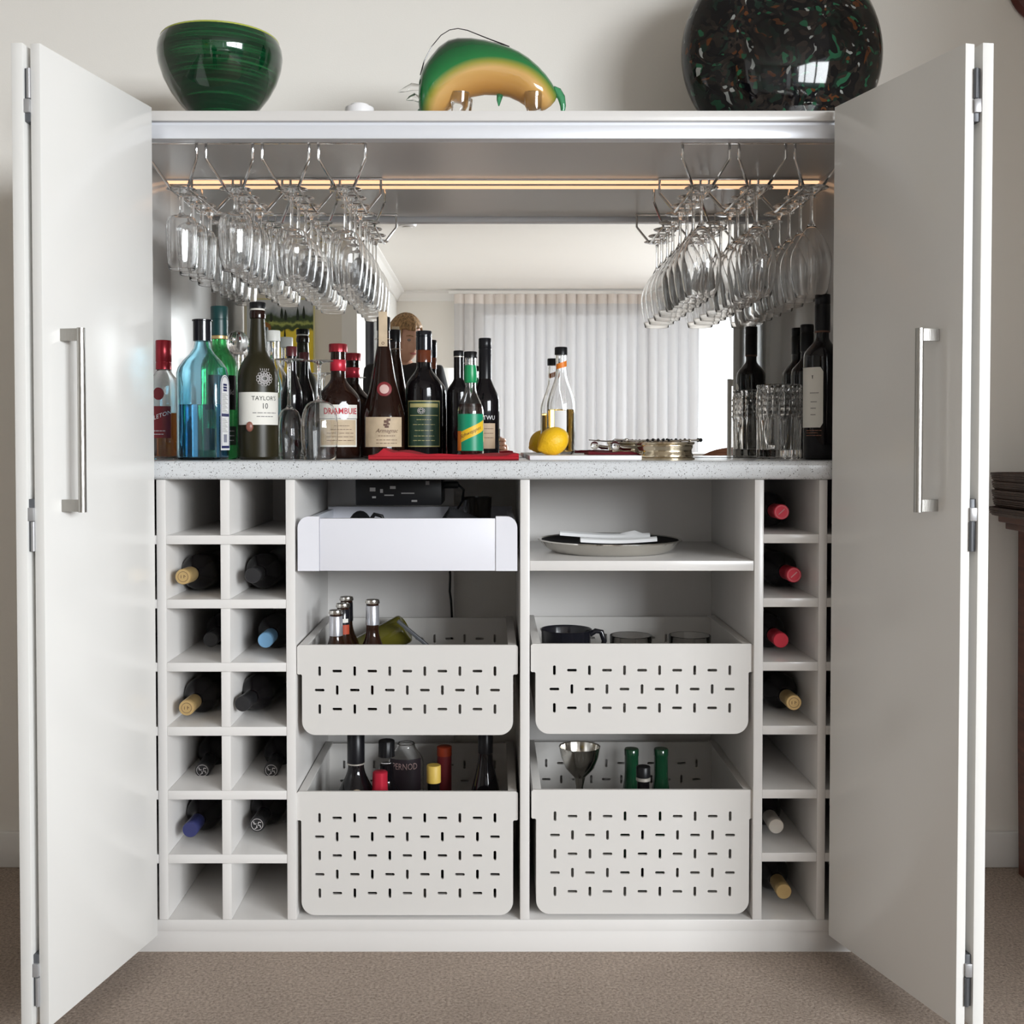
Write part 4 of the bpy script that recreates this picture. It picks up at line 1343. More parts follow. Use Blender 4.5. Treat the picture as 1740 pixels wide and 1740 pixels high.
MB().tube([(0.010, 0.002, 0.009), (0.018, 0.003, 0.006), (0.034, 0.006, 0.0050)], [0.004, 0.0055, 0.0045], 12).build('plug', M_SILVER, t)
# coaster
x, y = PX(1130, 0.135), 0.135
t = thing('bottle_coaster', 'round silver-gilt metal bottle coaster with waisted ribbed side on the worktop', 'coaster', (x, y, ZCOUNT))
RC = 0.0600
cp = [(0, 0.003), (RC - 0.006, 0.003), (RC - 0.004, 0), (RC + 0.0005, 0.0), (RC + 0.0010, 0.0035), (RC - 0.0025, 0.006), (RC - 0.0020, 0.010), (RC - 0.0048, 0.015), (RC - 0.0052, 0.021), (RC - 0.0028, 0.026), (RC - 0.0030, 0.030), (RC + 0.0005, 0.033), (RC + 0.0008, 0.036), (RC - 0.0012, 0.037), (RC - 0.003, 0.034), (RC - 0.006, 0.027), (RC - 0.008, 0.015), (RC - 0.009, 0.006), (0, 0.006)]
MB().lathe(cp, 64, lambda a, z: 1 + 0.010 * cos(a * 12) * (1 if 0.008 < z < 0.031 else 0)).build('rim', M_BRASS, t)
for k in range(3):
    a = k * 2 * pi / 3 + 0.5
# cocktail picks lying across the coaster
zt = ZCOUNT + 0.0385
for k, (p0, p1, y_, bl, lab) in enumerate(((1044, 1118, 0.118, 0, 'silver cocktail pick lying across coaster rim, pointing left'), (1078, 1190, 0.105, 1, 'long silver pick with black tip lying across coaster front'), (1092, 1186, 0.140, 1, 'pick with black beads lying across coaster, behind the long one'))):
    xa, xb = PX(p0, y_), PX(p1, y_)
    t = thing('cocktail_pick', lab, 'pick', ((xa + xb) / 2, y_, zt), group='picks on the coaster')
    hl = (xb - xa) / 2
    MB().tube([(-hl, 0.004 - 0.003 * k, 0.0008 + (0.003 if k == 0 else 0)), (0, 0, 0.0004), (hl, -0.003, 0.002)], [0.0012, 0.0018, 0.0018], 8).build('rod', M_SILVER, t)
    if bl:
        MB().sphere((hl, -0.003, 0.002), 0.0042, 12, 8).build('tip', M_BLACK, t)
        for q in range(9 if k == 2 else 5):
            MB().sphere((-hl * 0.6 + q * hl * 0.16, -0.001, 0.0016 + 0.001 * (q % 2)), 0.0032, 10, 6).build('bead', M_BLACK, t)
    else:
        MB().sphere((-hl * 0.45, 0.0015, 0.0025), 0.0032, 10, 6, 1.6).build('bead', M_SILVER, t)

# 11 wine bottles at the right, cut-crystal tumbler
x, y, z = on_counter(1396, 0.112)
h = 0.338
RW = 0.0372
prw = bottle_prof(RW, h - 0.006, 0.205, 0.250, 0.0138, 1.35)
t = bottle('wine_bottle', 'tall dark wine bottle with white cut-corner label beside the right door', (x, y, z), prw, M_DARKGL, 0)
cap(t, 0.0156, h - 0.074, h, M_CAPS, 'capsule', lipz=h - 0.022)
MB().lathe([(0.0142, h - 0.078), (0.0153, h - 0.077), (0.0153, h - 0.0745), (0.0142, h - 0.074)], 28).build('neck_ring', M_INKB, t)
a0_, a1_ = -1.95, -0.22
cc = lambda a: max(0, 0.14 - (a - a0_)) / 0.14 * 0.009 + max(0, 0.14 - (a1_ - a)) / 0.14 * 0.009
lb = patch(RW + 0.0005, a0_, a1_, lambda a: 0.066 + cc(a), lambda a: 0.188 - cc(a), 24).build('label', M_PAPER, t)
bars(lb, RW + 0.0009, [(0.136, -0.95, -0.45), (0.118, -0.90, -0.55), (0.105, -0.90, -0.6), (0.092, -0.90, -0.6)], M_INKG)
mk = MB(); mk.tube([wrap((0, 0.003), RW + 0.0007, 0.168, -0.80), wrap((0, -0.003), RW + 0.0007, 0.168, -0.80)], 0.0008, 5); mk.tube([wrap((-0.0015, 0.003), RW + 0.0007, 0.168, -0.80), wrap((0.0015, 0.003), RW + 0.0007, 0.168, -0.80)], 0.0006, 5)
mk.build('label_mark', M_INK, lb)
bars(t, RW + 0.0006, [(0.060, -1.2, -0.3), (0.055, -1.2, -0.5), (0.050, -1.2, -0.3)], mat('copper_print', (0.30, 0.12, 0.07), 0.4), th=0.0006)
x, y, z = on_counter(1370, 0.392)
h = 0.306
t = bottle('wine_bottle', 'dark wine bottle with plain black capsule standing at back by the mirror', (x, y, z), bottle_prof(0.0355, h - 0.006, 0.190, 0.230, 0.0138, 1.35), M_DARKGL)
cap(t, 0.0152, h - 0.062, h, M_CAPS, 'capsule', lipz=h - 0.02)

x, y, z = on_counter(1323.5, 0.305)
t = thing('crystal_tumbler', 'tall thick cut-crystal tumbler with knobbly upper half on worktop, right', 'glass', (x, y, z))
TS = 1.09
prt = [(0, 0.0), (0.042, 0.0), (0.0445, 0.003), (0.0445, 0.060), (0.0445, 0.078)] + [(0.0448 + (0.0016 if k % 2 else -0.0006), 0.084 + k * 0.0062) for k in range(9)] + [(0.0440, 0.142), (0.0455, 0.147), (0.0440, 0.150), (0.0415, 0.148), (0.0400, 0.135), (0.0385, 0.07), (0.036, 0.018), (0, 0.016)]


def facet(a, z):
    if z < 0.08: return 1 + 0.030 * (abs(cos(a * 9)) - 0.6) if z < 0.0785 and z > 0.002 else 1
    ph = (round((z - 0.084) / 0.0062) % 2) * pi / 2
    return 1 + 0.030 * cos(a * 24 + ph * 2) if z < 0.140 else 1


mb = MB().lathe([(r_ * TS, z_ * TS) for r_, z_ in prt], 96, lambda a, z: facet(a, z / TS))
mb.build('body', M_GLASS, t, fix=False, ang=0.35)

# ================================================================== WINE LYING IN THE RACKS
WL = 0.296
prl = bottle_prof(0.0365, WL - 0.004, 0.185, 0.230, 0.0140, 1.35)     # base at z=0, mouth at z=WL
ME_BODY = MB().lathe(prl, 28).mesh('lying_bottle_body', M_DARKGL)
CAPM = {}


def lying(cpx, cpy, Yc, m, row, colx, zrow_floor, label, group, emb=None, ridges=False):
    c = P(cpx, cpy, Yc)                                    # centre of the capsule's end
    xlo, xhi = colx
    bx = min(max(c.x, xlo + 0.0385), xhi - 0.0385)
    tail = Vector((bx, 0, zrow_floor + 0.0372))
    # base centre: keep the bottle's length
    d = Vector((tail.x - c.x, 0, tail.z - c.z))
    dy = math.sqrt(max(0.01, WL ** 2 - d.x ** 2 - d.z ** 2))
    basep = Vector((tail.x, c.y + dy, tail.z))
    axis = (c - basep).normalized()
    q = axis.to_track_quat('Z', 'Y').to_euler()
    t = thing('wine_bottle', label, 'bottle', basep, q, group)
    put('body', ME_BODY, t)
    key = (m.name, ridges)
    if key not in CAPM:
        p = [(0.0142, WL - 0.056), (0.0148, WL - 0.055), (0.0152, WL - 0.018), (0.0155, WL - 0.017)]
        if ridges: p = [(0.0142, WL - 0.056), (0.0150, WL - 0.055)] + [(0.0150 + 0.0008 * (k % 2), WL - 0.050 + k * 0.004) for k in range(9)]
        p += [(0.0155, WL - 0.001), (0.0145, WL + 0.0004), (0, WL + 0.0004)]
        CAPM[key] = MB().lathe(p, 28).mesh('capsule', m)
    cp_ = put('capsule', CAPM[key], t)
    if emb:
        e = MB()
        if emb == 'ring':
            e.tube([(0.0118 * cos(k * pi / 10), 0.0118 * sin(k * pi / 10), WL + 0.0007) for k in range(20)], 0.0006, 4, closed=True)
            for a in (0.5, 2.4, 4.2, 5.6): e.tube([(0.002 * cos(a), 0.002 * sin(a), WL + 0.0007), (0.006 * cos(a + 0.5), 0.006 * sin(a + 0.5), WL + 0.0007), (0.0095 * cos(a), 0.0095 * sin(a), WL + 0.0007)], 0.0011, 4)
        elif emb == 'slash':
            e.tube([(0.0125 * cos(k * pi / 10), 0.0125 * sin(k * pi / 10), WL + 0.0006) for k in range(20)], 0.0005, 4, closed=True)
            e.tube([(-0.006, -0.005, WL + 0.0007), (0.006, 0.006, WL + 0.0007)], 0.0013, 4)
        else:
            e.tube([(0.0100 * cos(k * pi / 10), 0.0100 * sin(k * pi / 10), WL + 0.0005) for k in range(20)], 0.0005, 4, closed=True)
            e.tube([(-0.004, -0.003, WL + 0.0006), (-0.004, 0.003, WL + 0.0006)], 0.0006, 4)
            e.tube([(0.002, -0.003, WL + 0.0006), (0.002, 0.003, WL + 0.0006), (0.005, 0.0, WL + 0.0006)], 0.0006, 4)
        e.build('emblem', {'ring': M_SILVINK, 'slash': mat('pink_foil_print', (0.7, 0.35, 0.35), 0.4)}.get(emb, M_INKB), cp_)
    return t


CA = (UP[0][0] + 0.009, UP[1][0] - 0.009)
CB = (UP[1][0] + 0.009, UP[2][0] - 0.009)
CR = (UP[4][0] + 0.009, UP[5][0] - 0.008)
fl = [z + HT for z in ZL] + [ZBASE1]
frr = [z + HT for z in ZR] + [ZBASE1]
GL, GR = 'wine bottles lying in the left rack', 'wine bottles lying in the right rack'
M_BLK2 = mat('matt_black_capsule', (0.02, 0.02, 0.022), 0.35)
for (cpx, cpy, Yc, m, row, cx_, F, lab, grp, emb, rid) in (
    (311, 980, 0.012, M_GOLD, 1, CA, fl, 'wine bottle with ribbed gold capsule lying in left rack, second row, left column', GL, 'mark', True),
    (429, 978, 0.030, M_BLK2, 1, CB, fl, 'wine bottle with black capsule lying in left rack, second row, right column', GL, None, False),
    (358, 1087, 0.110, M_BLK2, 2, CA, fl, 'dark wine bottle pushed deep into left rack, third row, left column', GL, None, False),
    (451, 1088, 0.060, M_BLUECAP, 2, CB, fl, 'wine bottle with light blue capsule lying in left rack, third row', GL, None, False),
    (317, 1203, 0.020, M_GOLD, 3, CA, fl, 'wine bottle with plain gold capsule lying in left rack, fourth row', GL, 'mark', False),
    (412, 1196, 0.015, M_BLK2, 3, CB, fl, 'wine bottle with black capsule lying in left rack, fourth row, right column', GL, None, False),
    (344, 1309, 0.100, M_BLK2, 4, CA, fl, 'wine bottle with ringed silver emblem in left rack, fifth row, left column', GL, 'ring', False),
    (461, 1309, 0.100, M_BLK2, 4, CB, fl, 'wine bottle with ringed silver emblem in left rack, fifth row, right column', GL, 'ring', False),
    (323, 1410, 0.030, M_NAVY, 5, CA, fl, 'wine bottle with navy blue capsule lying in left rack, sixth row', GL, None, False),
    (437, 1401, 0.070, M_BLK2, 5, CB, fl, 'wine bottle with silver emblem lying in left rack, sixth row, right column', GL, 'ring', False),
    (1328, 870, 0.060, M_REDCAP2, 0, CR, frr, 'wine bottle with red capsule lying in right rack, top row', GR, 'slash', False),
    (1349, 977, 0.060, M_REDCAP2, 1, CR, frr, 'wine bottle with red capsule lying in right rack, second row', GR, 'slash', False),
    (1327, 1088, 0.060, M_REDCAP2, 2, CR, frr, 'wine bottle with red capsule lying in right rack, third row', GR, None, False),
    (1349, 1194, 0.040, M_GOLD, 3, CR, frr, 'wine bottle with bright gold capsule lying in right rack, fourth row', GR, 'mark', False),
    (1319, 1404, 0.070, M_SILV, 5, CR, frr, 'wine bottle with pale silver capsule lying in right rack, sixth row', GR, None, False),
    (1332, 1515, 0.050, M_GOLD, 6, CR, frr, 'wine bottle with gold capsule lying in right rack, bottom row', GR, None, False),
):
    lying(cpx, cpy, Yc, m, row, cx_, F[row], lab, grp, emb, rid)

# ================================================================== MIDDLE BAYS: things in drawer, baskets, shelf
# black amplifier box under the worktop
ax0, ax1 = PX(604, 0.20, 830), PX(750, 0.20, 830)
t = thing('amplifier_box', 'black electronic box with small white markings under worktop above the drawer', 'device', ((ax0 + ax1) / 2, 0.20, ZCB - 0.0006))
hw = (ax1 - ax0) / 2
zb = PZ(858, 0.20) - ZCB
MB().box(-hw, hw, 0, 0.17, zb, 0, 0.002).build('case', M_BLACK, t)
mk = MB()
for (u, w, a, b_) in ((-0.055, 0.55, 0.006, 0.004), (-0.036, 0.50, 0.003, 0.004), (-0.012, 0.62, 0.006, 0.003), (0.062, 0.78, 0.004, 0.004), (0.034, 0.15, 0.006, 0.002), (-0.020, 0.35, 0.010, 0.0012), (0.020, 0.42, 0.014, 0.0012), (-0.052, 0.28, 0.004, 0.002)):
    mk.box(u - a, u + a, -0.0006, 0, zb * (1 - w) - b_, zb * (1 - w) + b_)
mk.build('panel_marking', M_INKG, t, smooth=False)
MB().box(hw + 0.0005, hw + 0.035, 0.05, 0.075, zb * 0.45, zb * 0.20, 0.004).build('plug', M_BLACK, t)
MB().tube([(hw + 0.034, 0.06, zb * 0.32), (hw + 0.046, 0.06, zb * 0.5), (hw + 0.043, 0.065, zb * 0.9), (hw + 0.030, 0.09, zb * 1.25)], 0.0025, 8).build('cable', M_BLACK, t)
# power cable on the back wall of the bay
cb = MB().tube([(PX(765, 0.425, 985) + dx_, 0.425, PZ(y_, 0.425)) for dx_, y_ in ((0.0, 860), (0.002, 900), (-0.002, 940), (0.0, 980), (-0.001, 1005), (0.002, 1020), (0.004, 1050), (0.003, 1100), (0.010, 1160))], 0.0026, 8)
tag(cb.build('power_cable', M_BLACK), 'black power cable hanging down the back wall of the drawer bay', 'cable')
# drawer contents
dfl = DZ0 + 0.0122
t = thing('black_case', 'rounded black case lying inside the white drawer, left end', 'case', (PX(612, 0.16, 880), 0.16, dfl))
MB().sphere((0, 0, 0.048), 0.048, 20, 12, 0.60, 0.7, 1.0).build('case_body', M_BLACK, t)
MB().tube([(0.018, 0, 0.072), (0.030, 0.002, 0.088), (0.045, 0.004, 0.084), (0.050, 0.004, 0.070)], 0.004, 8).build('strap', M_BLACK, t)
t = thing('black_pouch', 'soft black pouch slumped inside the white drawer, right end', 'pouch', (PX(786, 0.14, 880), 0.14, dfl))
secs = []
for k in range(9):
    u = k / 8
    hh = 0.03 + 0.075 * min(1, u / 0.18) * (1 - 0.50 * max(0, u - 0.30) / 0.70)
    secs.append([(-0.058 + 0.125 * u, 0.035 * cos(q * pi / 8) * (0.55 + 0.45 * sin(pi * min(1, u + 0.15))), max(0, hh * (0.5 + 0.5 * sin(q * pi / 8)))) for q in range(16)])
MB().loft(secs).build('pouch_body', M_CLOTH, t)
tag(MB().lathe([(0, 0), (0.026, 0), (0.033, 0.118), (0.031, 0.118), (0.0245, 0.006), (0, 0.006)], 28).build('smoked_tumbler', mat('smoked_glass', (0.05, 0.042, 0.036), 0.1), None, (PX(811, 0.30, 870), 0.30, dfl)), 'dark smoked glass tumbler standing at the back of the white drawer', 'glass')

# basket of beers
zf = bA[1]


def beer(px, Y, label, foil=M_BEERGL, h=0.232, extra=None):
    t = bottle('beer_bottle', label, (PX(px, Y, 1060), Y, zf + 0.0003), bottle_prof(0.0300, h - 0.006, 0.125, 0.185, 0.0128, 0.85), M_BEERGL, 0, 28)
    t['group'] = 'beer bottles in the basket'
    MB().lathe([(0.0129, h - 0.052), (0.0142, h - 0.052), (0.0135, h - 0.013), (0.0129, h - 0.012)], 24).build('neck_foil', foil, t)
    MB().lathe([(0, h - 0.008), (0.0142, h - 0.008), (0.0146, h - 0.006), (0.0136, h - 0.0005), (0.0120, h), (0, h)], 42, lambda a, z: 1 + (0.03 * cos(21 * a) if z < h - 0.005 else 0)).build('crown_cap', M_SILVER, t)
    return t


FB = mat('silver_neck_foil', (0.55, 0.56, 0.60), 0.25, metal=0.7)
beer(571, 0.085, 'beer bottle with silver neck foil, front of the three at basket left', FB, 0.231)
b2 = beer(583, 0.152, 'beer bottle with dark neck, middle of the three at basket left', M_BLACKG, 0.235)
patch(0.0152, -0.9, 0.9, 0.196, 0.204).build('neck_band', M_PAPER, b2); patch(0.0152 + 0.003, -0.9, 0.9, 0.172, 0.192).build('neck_label', M_REDORG, b2)
beer(589, 0.219, 'beer bottle with dark neck, rear of the three at basket left', M_BLACKG, 0.240)
beer(633, 0.130, 'beer bottle with bright silver neck foil standing alone in the basket', FB, 0.246)
ob = P(688, 1062, 0.25)
t = thing('olive_bottle', 'olive glass bottle lying tilted base-up in the beer basket', 'bottle', (ob.x, 0.285, ob.z - 0.012), (0, R(-118), R(-4)), None)
MB().lathe(bottle_prof(0.033, 0.205, 0.11, 0.16, 0.0138, 1.2), 32).build('body', M_OLIVE2, t)
tag(MB().box(-0.0035, 0.0035, -0.006, 0.006, -0.075, 0.06, 0.001).build('bottle_opener', M_HINGE, None, (PX(712, 0.22, 1070), 0.22, PZ(1085, 0.22))), 'flat dark metal bar opener leaning in the beer basket', 'opener')
bpy.data.objects['bottle_opener'].rotation_euler = (0, R(-50), 0)

# basket with jug and glasses
zf = bB[1]
x, y = PX(962, 0.16, 1080), 0.16
zt = PZ(1069, y)
t = thing('black_jug', 'wide black jug with loop handle in the shallow basket, left', 'jug', (x, y, zf + 0.0003))
hj = zt - zf
MB().lathe([(0, 0), (0.040, 0), (0.046, 0.006), (0.050, hj * 0.5), (0.052, hj - 0.006), (0.055, hj), (0.053, hj + 0.0005), (0.050, hj - 0.005), (0.046, 0.012), (0, 0.010)], 36).build('body', M_BLACKG, t)
MB().tube([(0.050, 0, hj - 0.012), (0.062, 0, hj - 0.004), (0.074, 0, hj - 0.006), (0.080, 0, hj - 0.025), (0.074, 0, hj - 0.055), (0.052, 0, hj - 0.075)], 0.0055, 10).build('handle', M_BLACKG, t)
for px, lab in ((1072, 'clear straight-sided glass in the shallow basket next to black jug'), (1172, 'clear straight-sided glass in the shallow basket at right end')):
    y = 0.19
    hg = PZ(1079, y) - zf
    t = thing('clear_tumbler', lab, 'glass', (PX(px, y, 1080), y, zf + 0.0003), group='clear glasses in the shallow basket')
    MB().lathe([(0, 0), (0.040, 0), (0.042, 0.003), (0.045, hg - 0.001), (0.044, hg), (0.0432, hg - 0.001), (0.0402, 0.008), (0, 0.007)], 36).build('body', M_GLASS, t, fix=False)

# deep left basket
zf = bC[1]
x, y = PX(605, 0.12, 1330), 0.12
h = 0.315
t = bottle('dark_spirit_bottle', 'tall dark bottle with round pale label in the deep left basket', (x, y, zf + 0.0003), bottle_prof(0.040, 0.330, 0.190, 0.262, 0.0165, 1.0), M_DARKGL)
cap(t, 0.0180, 0.268, 0.334, M_CAPS, 'capsule')
MB().lathe([(0.0166, 0.2645), (0.0184, 0.265), (0.0184, 0.2675), (0.0166, 0.268)], 24).build('silver_ring', M_SILV, t)
t2 = MB().tube([wrap((0.011 * cos(q * pi / 10), 0.011 * sin(q * pi / 10)), 0.0370, 0.208, 0.15) for q in range(20)], 0.003, 6, closed=True)
t2.build('round_label', M_TAN, t)
x, y = PX(657, 0.19, 1300), 0.19
t = bottle('black_capped_bottle', 'dark bottle with ridged black screw cap in the deep left basket', (x, y, zf + 0.0003), bottle_prof(0.036, 0.245, 0.160, 0.215, 0.0150, 1.2), M_DARKGL)
hh = PZ(1258, y) - zf
cap(t, 0.0172, hh - 0.034, hh, M_BLACK, ridges=18)
bars(t, 0.0182, [(hh - 0.045, -0.6, 0.6)], M_SILVINK)
x, y = PX(646, 0.100, 1330), 0.100
hh = PZ(1310, y) - zf
t = bottle('red_foil_bottle', 'bottle with crinkled bright red foil top in the deep left basket', (x, y, zf + 0.0003), bottle_prof(0.031 if False else 0.024, hh - 0.01, 0.12, hh - 0.04, 0.0125, 1.2), M_DARKGL)
MB().lathe([(0.0135, hh - 0.050), (0.0165, hh - 0.048), (0.0155, hh - 0.02), (0.0150, hh - 0.002), (0.012, hh), (0, hh)], 30, lambda a, z: 1 + 0.04 * sin(a * 7 + z * 900)).build('foil', M_REDCAP2, t)
x, y = PX(690, 0.295, 1300), 0.295
hh = PZ(1262, y) - zf
t = thing('aniseed_bottle', 'broad clear glass bottle with dark lettered label at back of deep left basket', 'bottle', (x, y, zf + 0.0003))
MB().lathe(inner_prof(bottle_prof(0.0400, hh, hh - 0.050, hh - 0.004, 0.020, 1.3), 0.003), 32).build('body', M_GLASS, t, fix=False)
zl = PZ(1304, y - 0.04) - zf
lb = patch(0.0405, -1.0, 1.0, zl - 0.055, zl + 0.016, 18).build('label', mat('dark_plum_label', (0.03, 0.02, 0.025), 0.5), t)
lettering(lb, 'PERNOD', 0.0200, 0.0409, zl, 0.0, mat('rose_ink', (0.45, 0.30, 0.28), 0.5), squeeze=0.75)
x, y = PX(737, 0.150, 1320), 0.150
hh = PZ(1300, y) - zf
t = bottle('yellow_capped_bottle', 'bottle with plain yellow cap in the deep left basket', (x, y, zf + 0.0003), bottle_prof(0.028, hh - 0.03, 0.11, hh - 0.05, 0.0130, 1.2), M_DARKGL)
cap(t, 0.0150, hh - 0.036, hh, M_YELCAP)
x, y = PX(755, 0.27, 1300), 0.27
hh = PZ(1268, y) - zf
t = thing('red_tube_box', 'tall red-orange cylindrical gift tube at back of deep left basket', 'tube', (x, y, zf + 0.0003))
MB().lathe([(0, 0), (0.0158, 0), (0.0158, hh - 0.020), (0, hh - 0.020)], 28).build('tube_body', M_DRED, t)
MB().lathe([(0, hh - 0.0198), (0.0164, hh - 0.0198), (0.0164, hh - 0.001), (0.0152, hh), (0, hh)], 28).build('lid', M_REDORG, t)
x, y = PX(825, 0.130, 1300), 0.130
t = bottle('sloping_dark_bottle', 'dark sloping-shouldered bottle at right end of the deep left basket', (x, y, zf + 0.0003), bottle_prof(0.0345, 0.320, 0.17, 0.295, 0.0140, 0.9), M_DARKGL)
cap(t, 0.0155, 0.285, 0.330, M_CAPS, 'capsule')

# deep right basket
zf = bD[1]
x, y = PX(985, 0.14, 1300), 0.14
hh = PZ(1268, y) - zf
t = thing('silver_goblet', 'polished silver goblet standing in the deep right basket', 'goblet', (x, y, zf + 0.0003))
gb = [(0, 0), (0.034, 0), (0.034, 0.003), (0.012, 0.012), (0.008, 0.03), (0.0075, hh - 0.085), (0.012, hh - 0.065), (0.030, hh - 0.045), (0.039, hh - 0.022), (0.0415, hh - 0.004), (0.043, hh), (0.0405, hh - 0.002), (0.037, hh - 0.022), (0.026, hh - 0.042), (0, hh - 0.050)]
gpart = MB().lathe(gb[:7], 40).build('stem', M_SILVER, t)
MB().lathe(gb[6:], 48, lambda a, z: 1 + (0.02 * cos(a * 16) if z > hh - 0.01 else 0)).build('bowl', M_SILVER, t)
for px, Y, py, lab in ((1073, 0.20, 1272, 'green glass bottle in deep right basket, left of the pair'), (1123, 0.20, 1272, 'green glass bottle in deep right basket, right of the pair')):
    hh = PZ(py, Y) - zf
    t = bottle('green_bottle', lab, (PX(px, Y, 1300), Y, zf + 0.0003), bottle_prof(0.029, hh - 0.004, 0.12, hh - 0.05, 0.0148, 1.0), M_GRNGL)
    t['group'] = 'green bottles in the deep right basket'
    cap(t, 0.0155, hh - 0.014, hh, M_GRNGL, 'cap')
Y = 0.110
hh = PZ(1302, Y) - zf
t = bottle('dark_stubby_bottle', 'short dark bottle with silver-ringed cap in front of green bottles', (PX(1093, Y, 1320), Y, zf + 0.0003), bottle_prof(0.027, hh - 0.01, 0.10, hh - 0.05, 0.0128, 1.1), M_DARKGL)
cap(t, 0.0146, hh - 0.022, hh, M_BLACK)
MB().lathe([(0.0135, hh - 0.030), (0.0150, hh - 0.029), (0.0150, hh - 0.0235), (0.0135, hh - 0.0225)], 24).build('silver_ring', M_SILV, t)

# tray with white paper napkins on the shelf
x, y = PX(1036, 0.195, 925), 0.195
zs = ZSH1
t = thing('serving_tray', 'round silver tray with dark dish top standing on the shelf', 'tray', (x, y, zs))
TR = 0.152
tp = [(0, 0.001), (0.095, 0.0008), (0.118, 0.0), (0.128, 0.004), (0.140, 0.012), (TR - 0.003, 0.0240), (TR, 0.0250), (TR, 0.0272), (TR - 0.003, 0.0276), (0.138, 0.0175), (0.118, 0.0075), (0, 0.0065)]
MB().lathe(tp, 72, lambda a, z: 1 + (0.006 * cos(a * 24) if z > 0.023 else 0)).build('rim', M_SILVER, t)
MB().lathe([(0, 0.0085), (0.117, 0.0085), (0.138, 0.0190), (0.1455, 0.0245), (0.1455, 0.0256), (0.136, 0.0215), (0.115, 0.0155), (0, 0.0140)], 64).build('dark_dish', M_TRAYTOP, t)  # dish top in one matt near-black colour


def strip(x0, x1, Yc, z0, z1, wy, hmid, label, tip=None):
    secs = []
    n = 12
    for k in range(n + 1):
        u = k / n
        X = x0 + (x1 - x0) * u
        zc = z0 + (z1 - z0) * u - hmid * sin(pi * u)
        yy = Yc + 0.012 * (u - 0.5)
        th = 0.0028 + (tip(u) if tip else 0)
        secs.append([(X, yy - wy, zc - 0.003), (X, yy - wy * 0.8, zc + 0.0035), (X, yy, zc + 0.0038 + th), (X, yy + wy, zc + 0.003), (X, yy + wy, zc - 0.003)])
    return tag(MB().loft(secs).build('paper_napkin', M_WHITE), label, 'napkin', 'white napkins on the tray')


strip(PX(951, 0.24), PX(1105, 0.24), 0.240, zs + 0.0345, zs + 0.0285, 0.010, 0.0035, 'folded white paper napkin on the tray, rear one with pointed corner', lambda u: 0.010 * math.exp(-((u - 0.80) / 0.05) ** 2))
strip(PX(986, 0.15), PX(1117, 0.15), 0.150, zs + 0.0275, zs + 0.0285, 0.010, 0.0035, 'folded white paper napkin on the tray, front one')
o = MB().box(-0.007, 0.007, -0.004, 0.004, 0, 0.006, 0.001).build('silver_clip', M_SILVER, None, (PX(1059, 0.085), 0.085, zs + 0.0175))
tag(o, 'tiny silver clip lying on the tray in front of napkins', 'clip')

# ================================================================== ON TOP OF THE CABINET
# green bowl
bY = 0.13
t = thing('green_bowl', 'large glossy streaked dark green bowl with yellow-green rim on cabinet top', 'bowl', (PX(374.5, bY, 120), bY, ZTOP))
bp_ = [(0, 0.003), (0.050, 0.0), (0.052, 0.003), (0.050, 0.012), (0.060, 0.026), (0.078, 0.044), (0.098, 0.070), (0.113, 0.097), (0.1225, 0.124), (0.1260, 0.146), (0.1245, 0.163), (0.1185, 0.177)]
inn = [(0.1150, 0.176), (0.119, 0.160), (0.1205, 0.146), (0.117, 0.124), (0.108, 0.098), (0.092, 0.072), (0.070, 0.046), (0.045, 0.028), (0, 0.022)]
MB().lathe(bp_ + inn, 72).build('bowl_body', M_BOWL, t)
MB().tube([(0.1167 * cos(k * pi / 32), 0.1167 * sin(k * pi / 32), 0.1768) for k in range(64)], 0.0028, 8, closed=True).build('rim', M_BOWLRIM, t)

# glass bull
BY = 0.11
ORG = Vector((PX(830, BY, 130), BY, ZTOP))
t = thing('glass_bull', 'green and amber art glass bull figurine with lowered head on cabinet top', 'figurine', ORG)
kpx = (BY - CAMY) / FPX


def bp2(X, Y_):          # point read from the enlarged view, 3.107 px per px from (640, 0)
    p = P(640 + X / 3.107, Y_ / 3.107, BY) - ORG
    return p.x, p.z


stations = [(222, 500, 560), (228, 415, 600), (250, 355, 618), (285, 305, 625), (330, 250, 612), (380, 215, 580), (430, 204, 545), (500, 205, 512), (570, 215, 500), (640, 233, 502), (700, 252, 512), (750, 275, 535), (800, 307, 568), (850, 350, 588), (890, 392, 580), (920, 432, 560), (942, 470, 535), (950, 492, 515)]
secs = []
for (X, a, b_) in stations:
    xx, zt_ = bp2(X, a); _, zb_ = bp2(X, b_)
    hz = (zt_ - zb_) / 2; cz = (zt_ + zb_) / 2
    wy = min(0.046, max(0.006, hz * 0.80))
    secs.append([(xx, wy * cos(q * pi / 12), cz + hz * sin(q * pi / 12)) for q in range(24)])
bo = MB().loft(secs).build('body', M_BULL, t)
zl0 = 0.0002
for (X, sy) in ((455, 1), (440, -1), (838, 1), (825, -1)):
    xx, zz = bp2(X, 540)
    sp = 1 if X > 600 else -1
    lg = MB().loft([[(xx + 0.016 * cos(q * pi / 6) * w + dx_, sy * 0.022 + 0.013 * w * sin(q * pi / 6), z_) for q in range(12)] for (z_, w, dx_) in ((zl0, 0.95, sp * 0.010), (0.006, 0.85, sp * 0.008), (0.02, 0.80, sp * 0.004), (zz * 0.7, 1.05, 0), (zz + 0.012, 1.25, 0))])
    lg.build('leg', M_GLASS, t)
hx, hz = bp2(240, 600)
MB().sphere((hx + 0.008, 0, 0.021), 0.021, 20, 12, 1.0, 0.75, 1.0).build('muzzle', M_GREENCL, t)
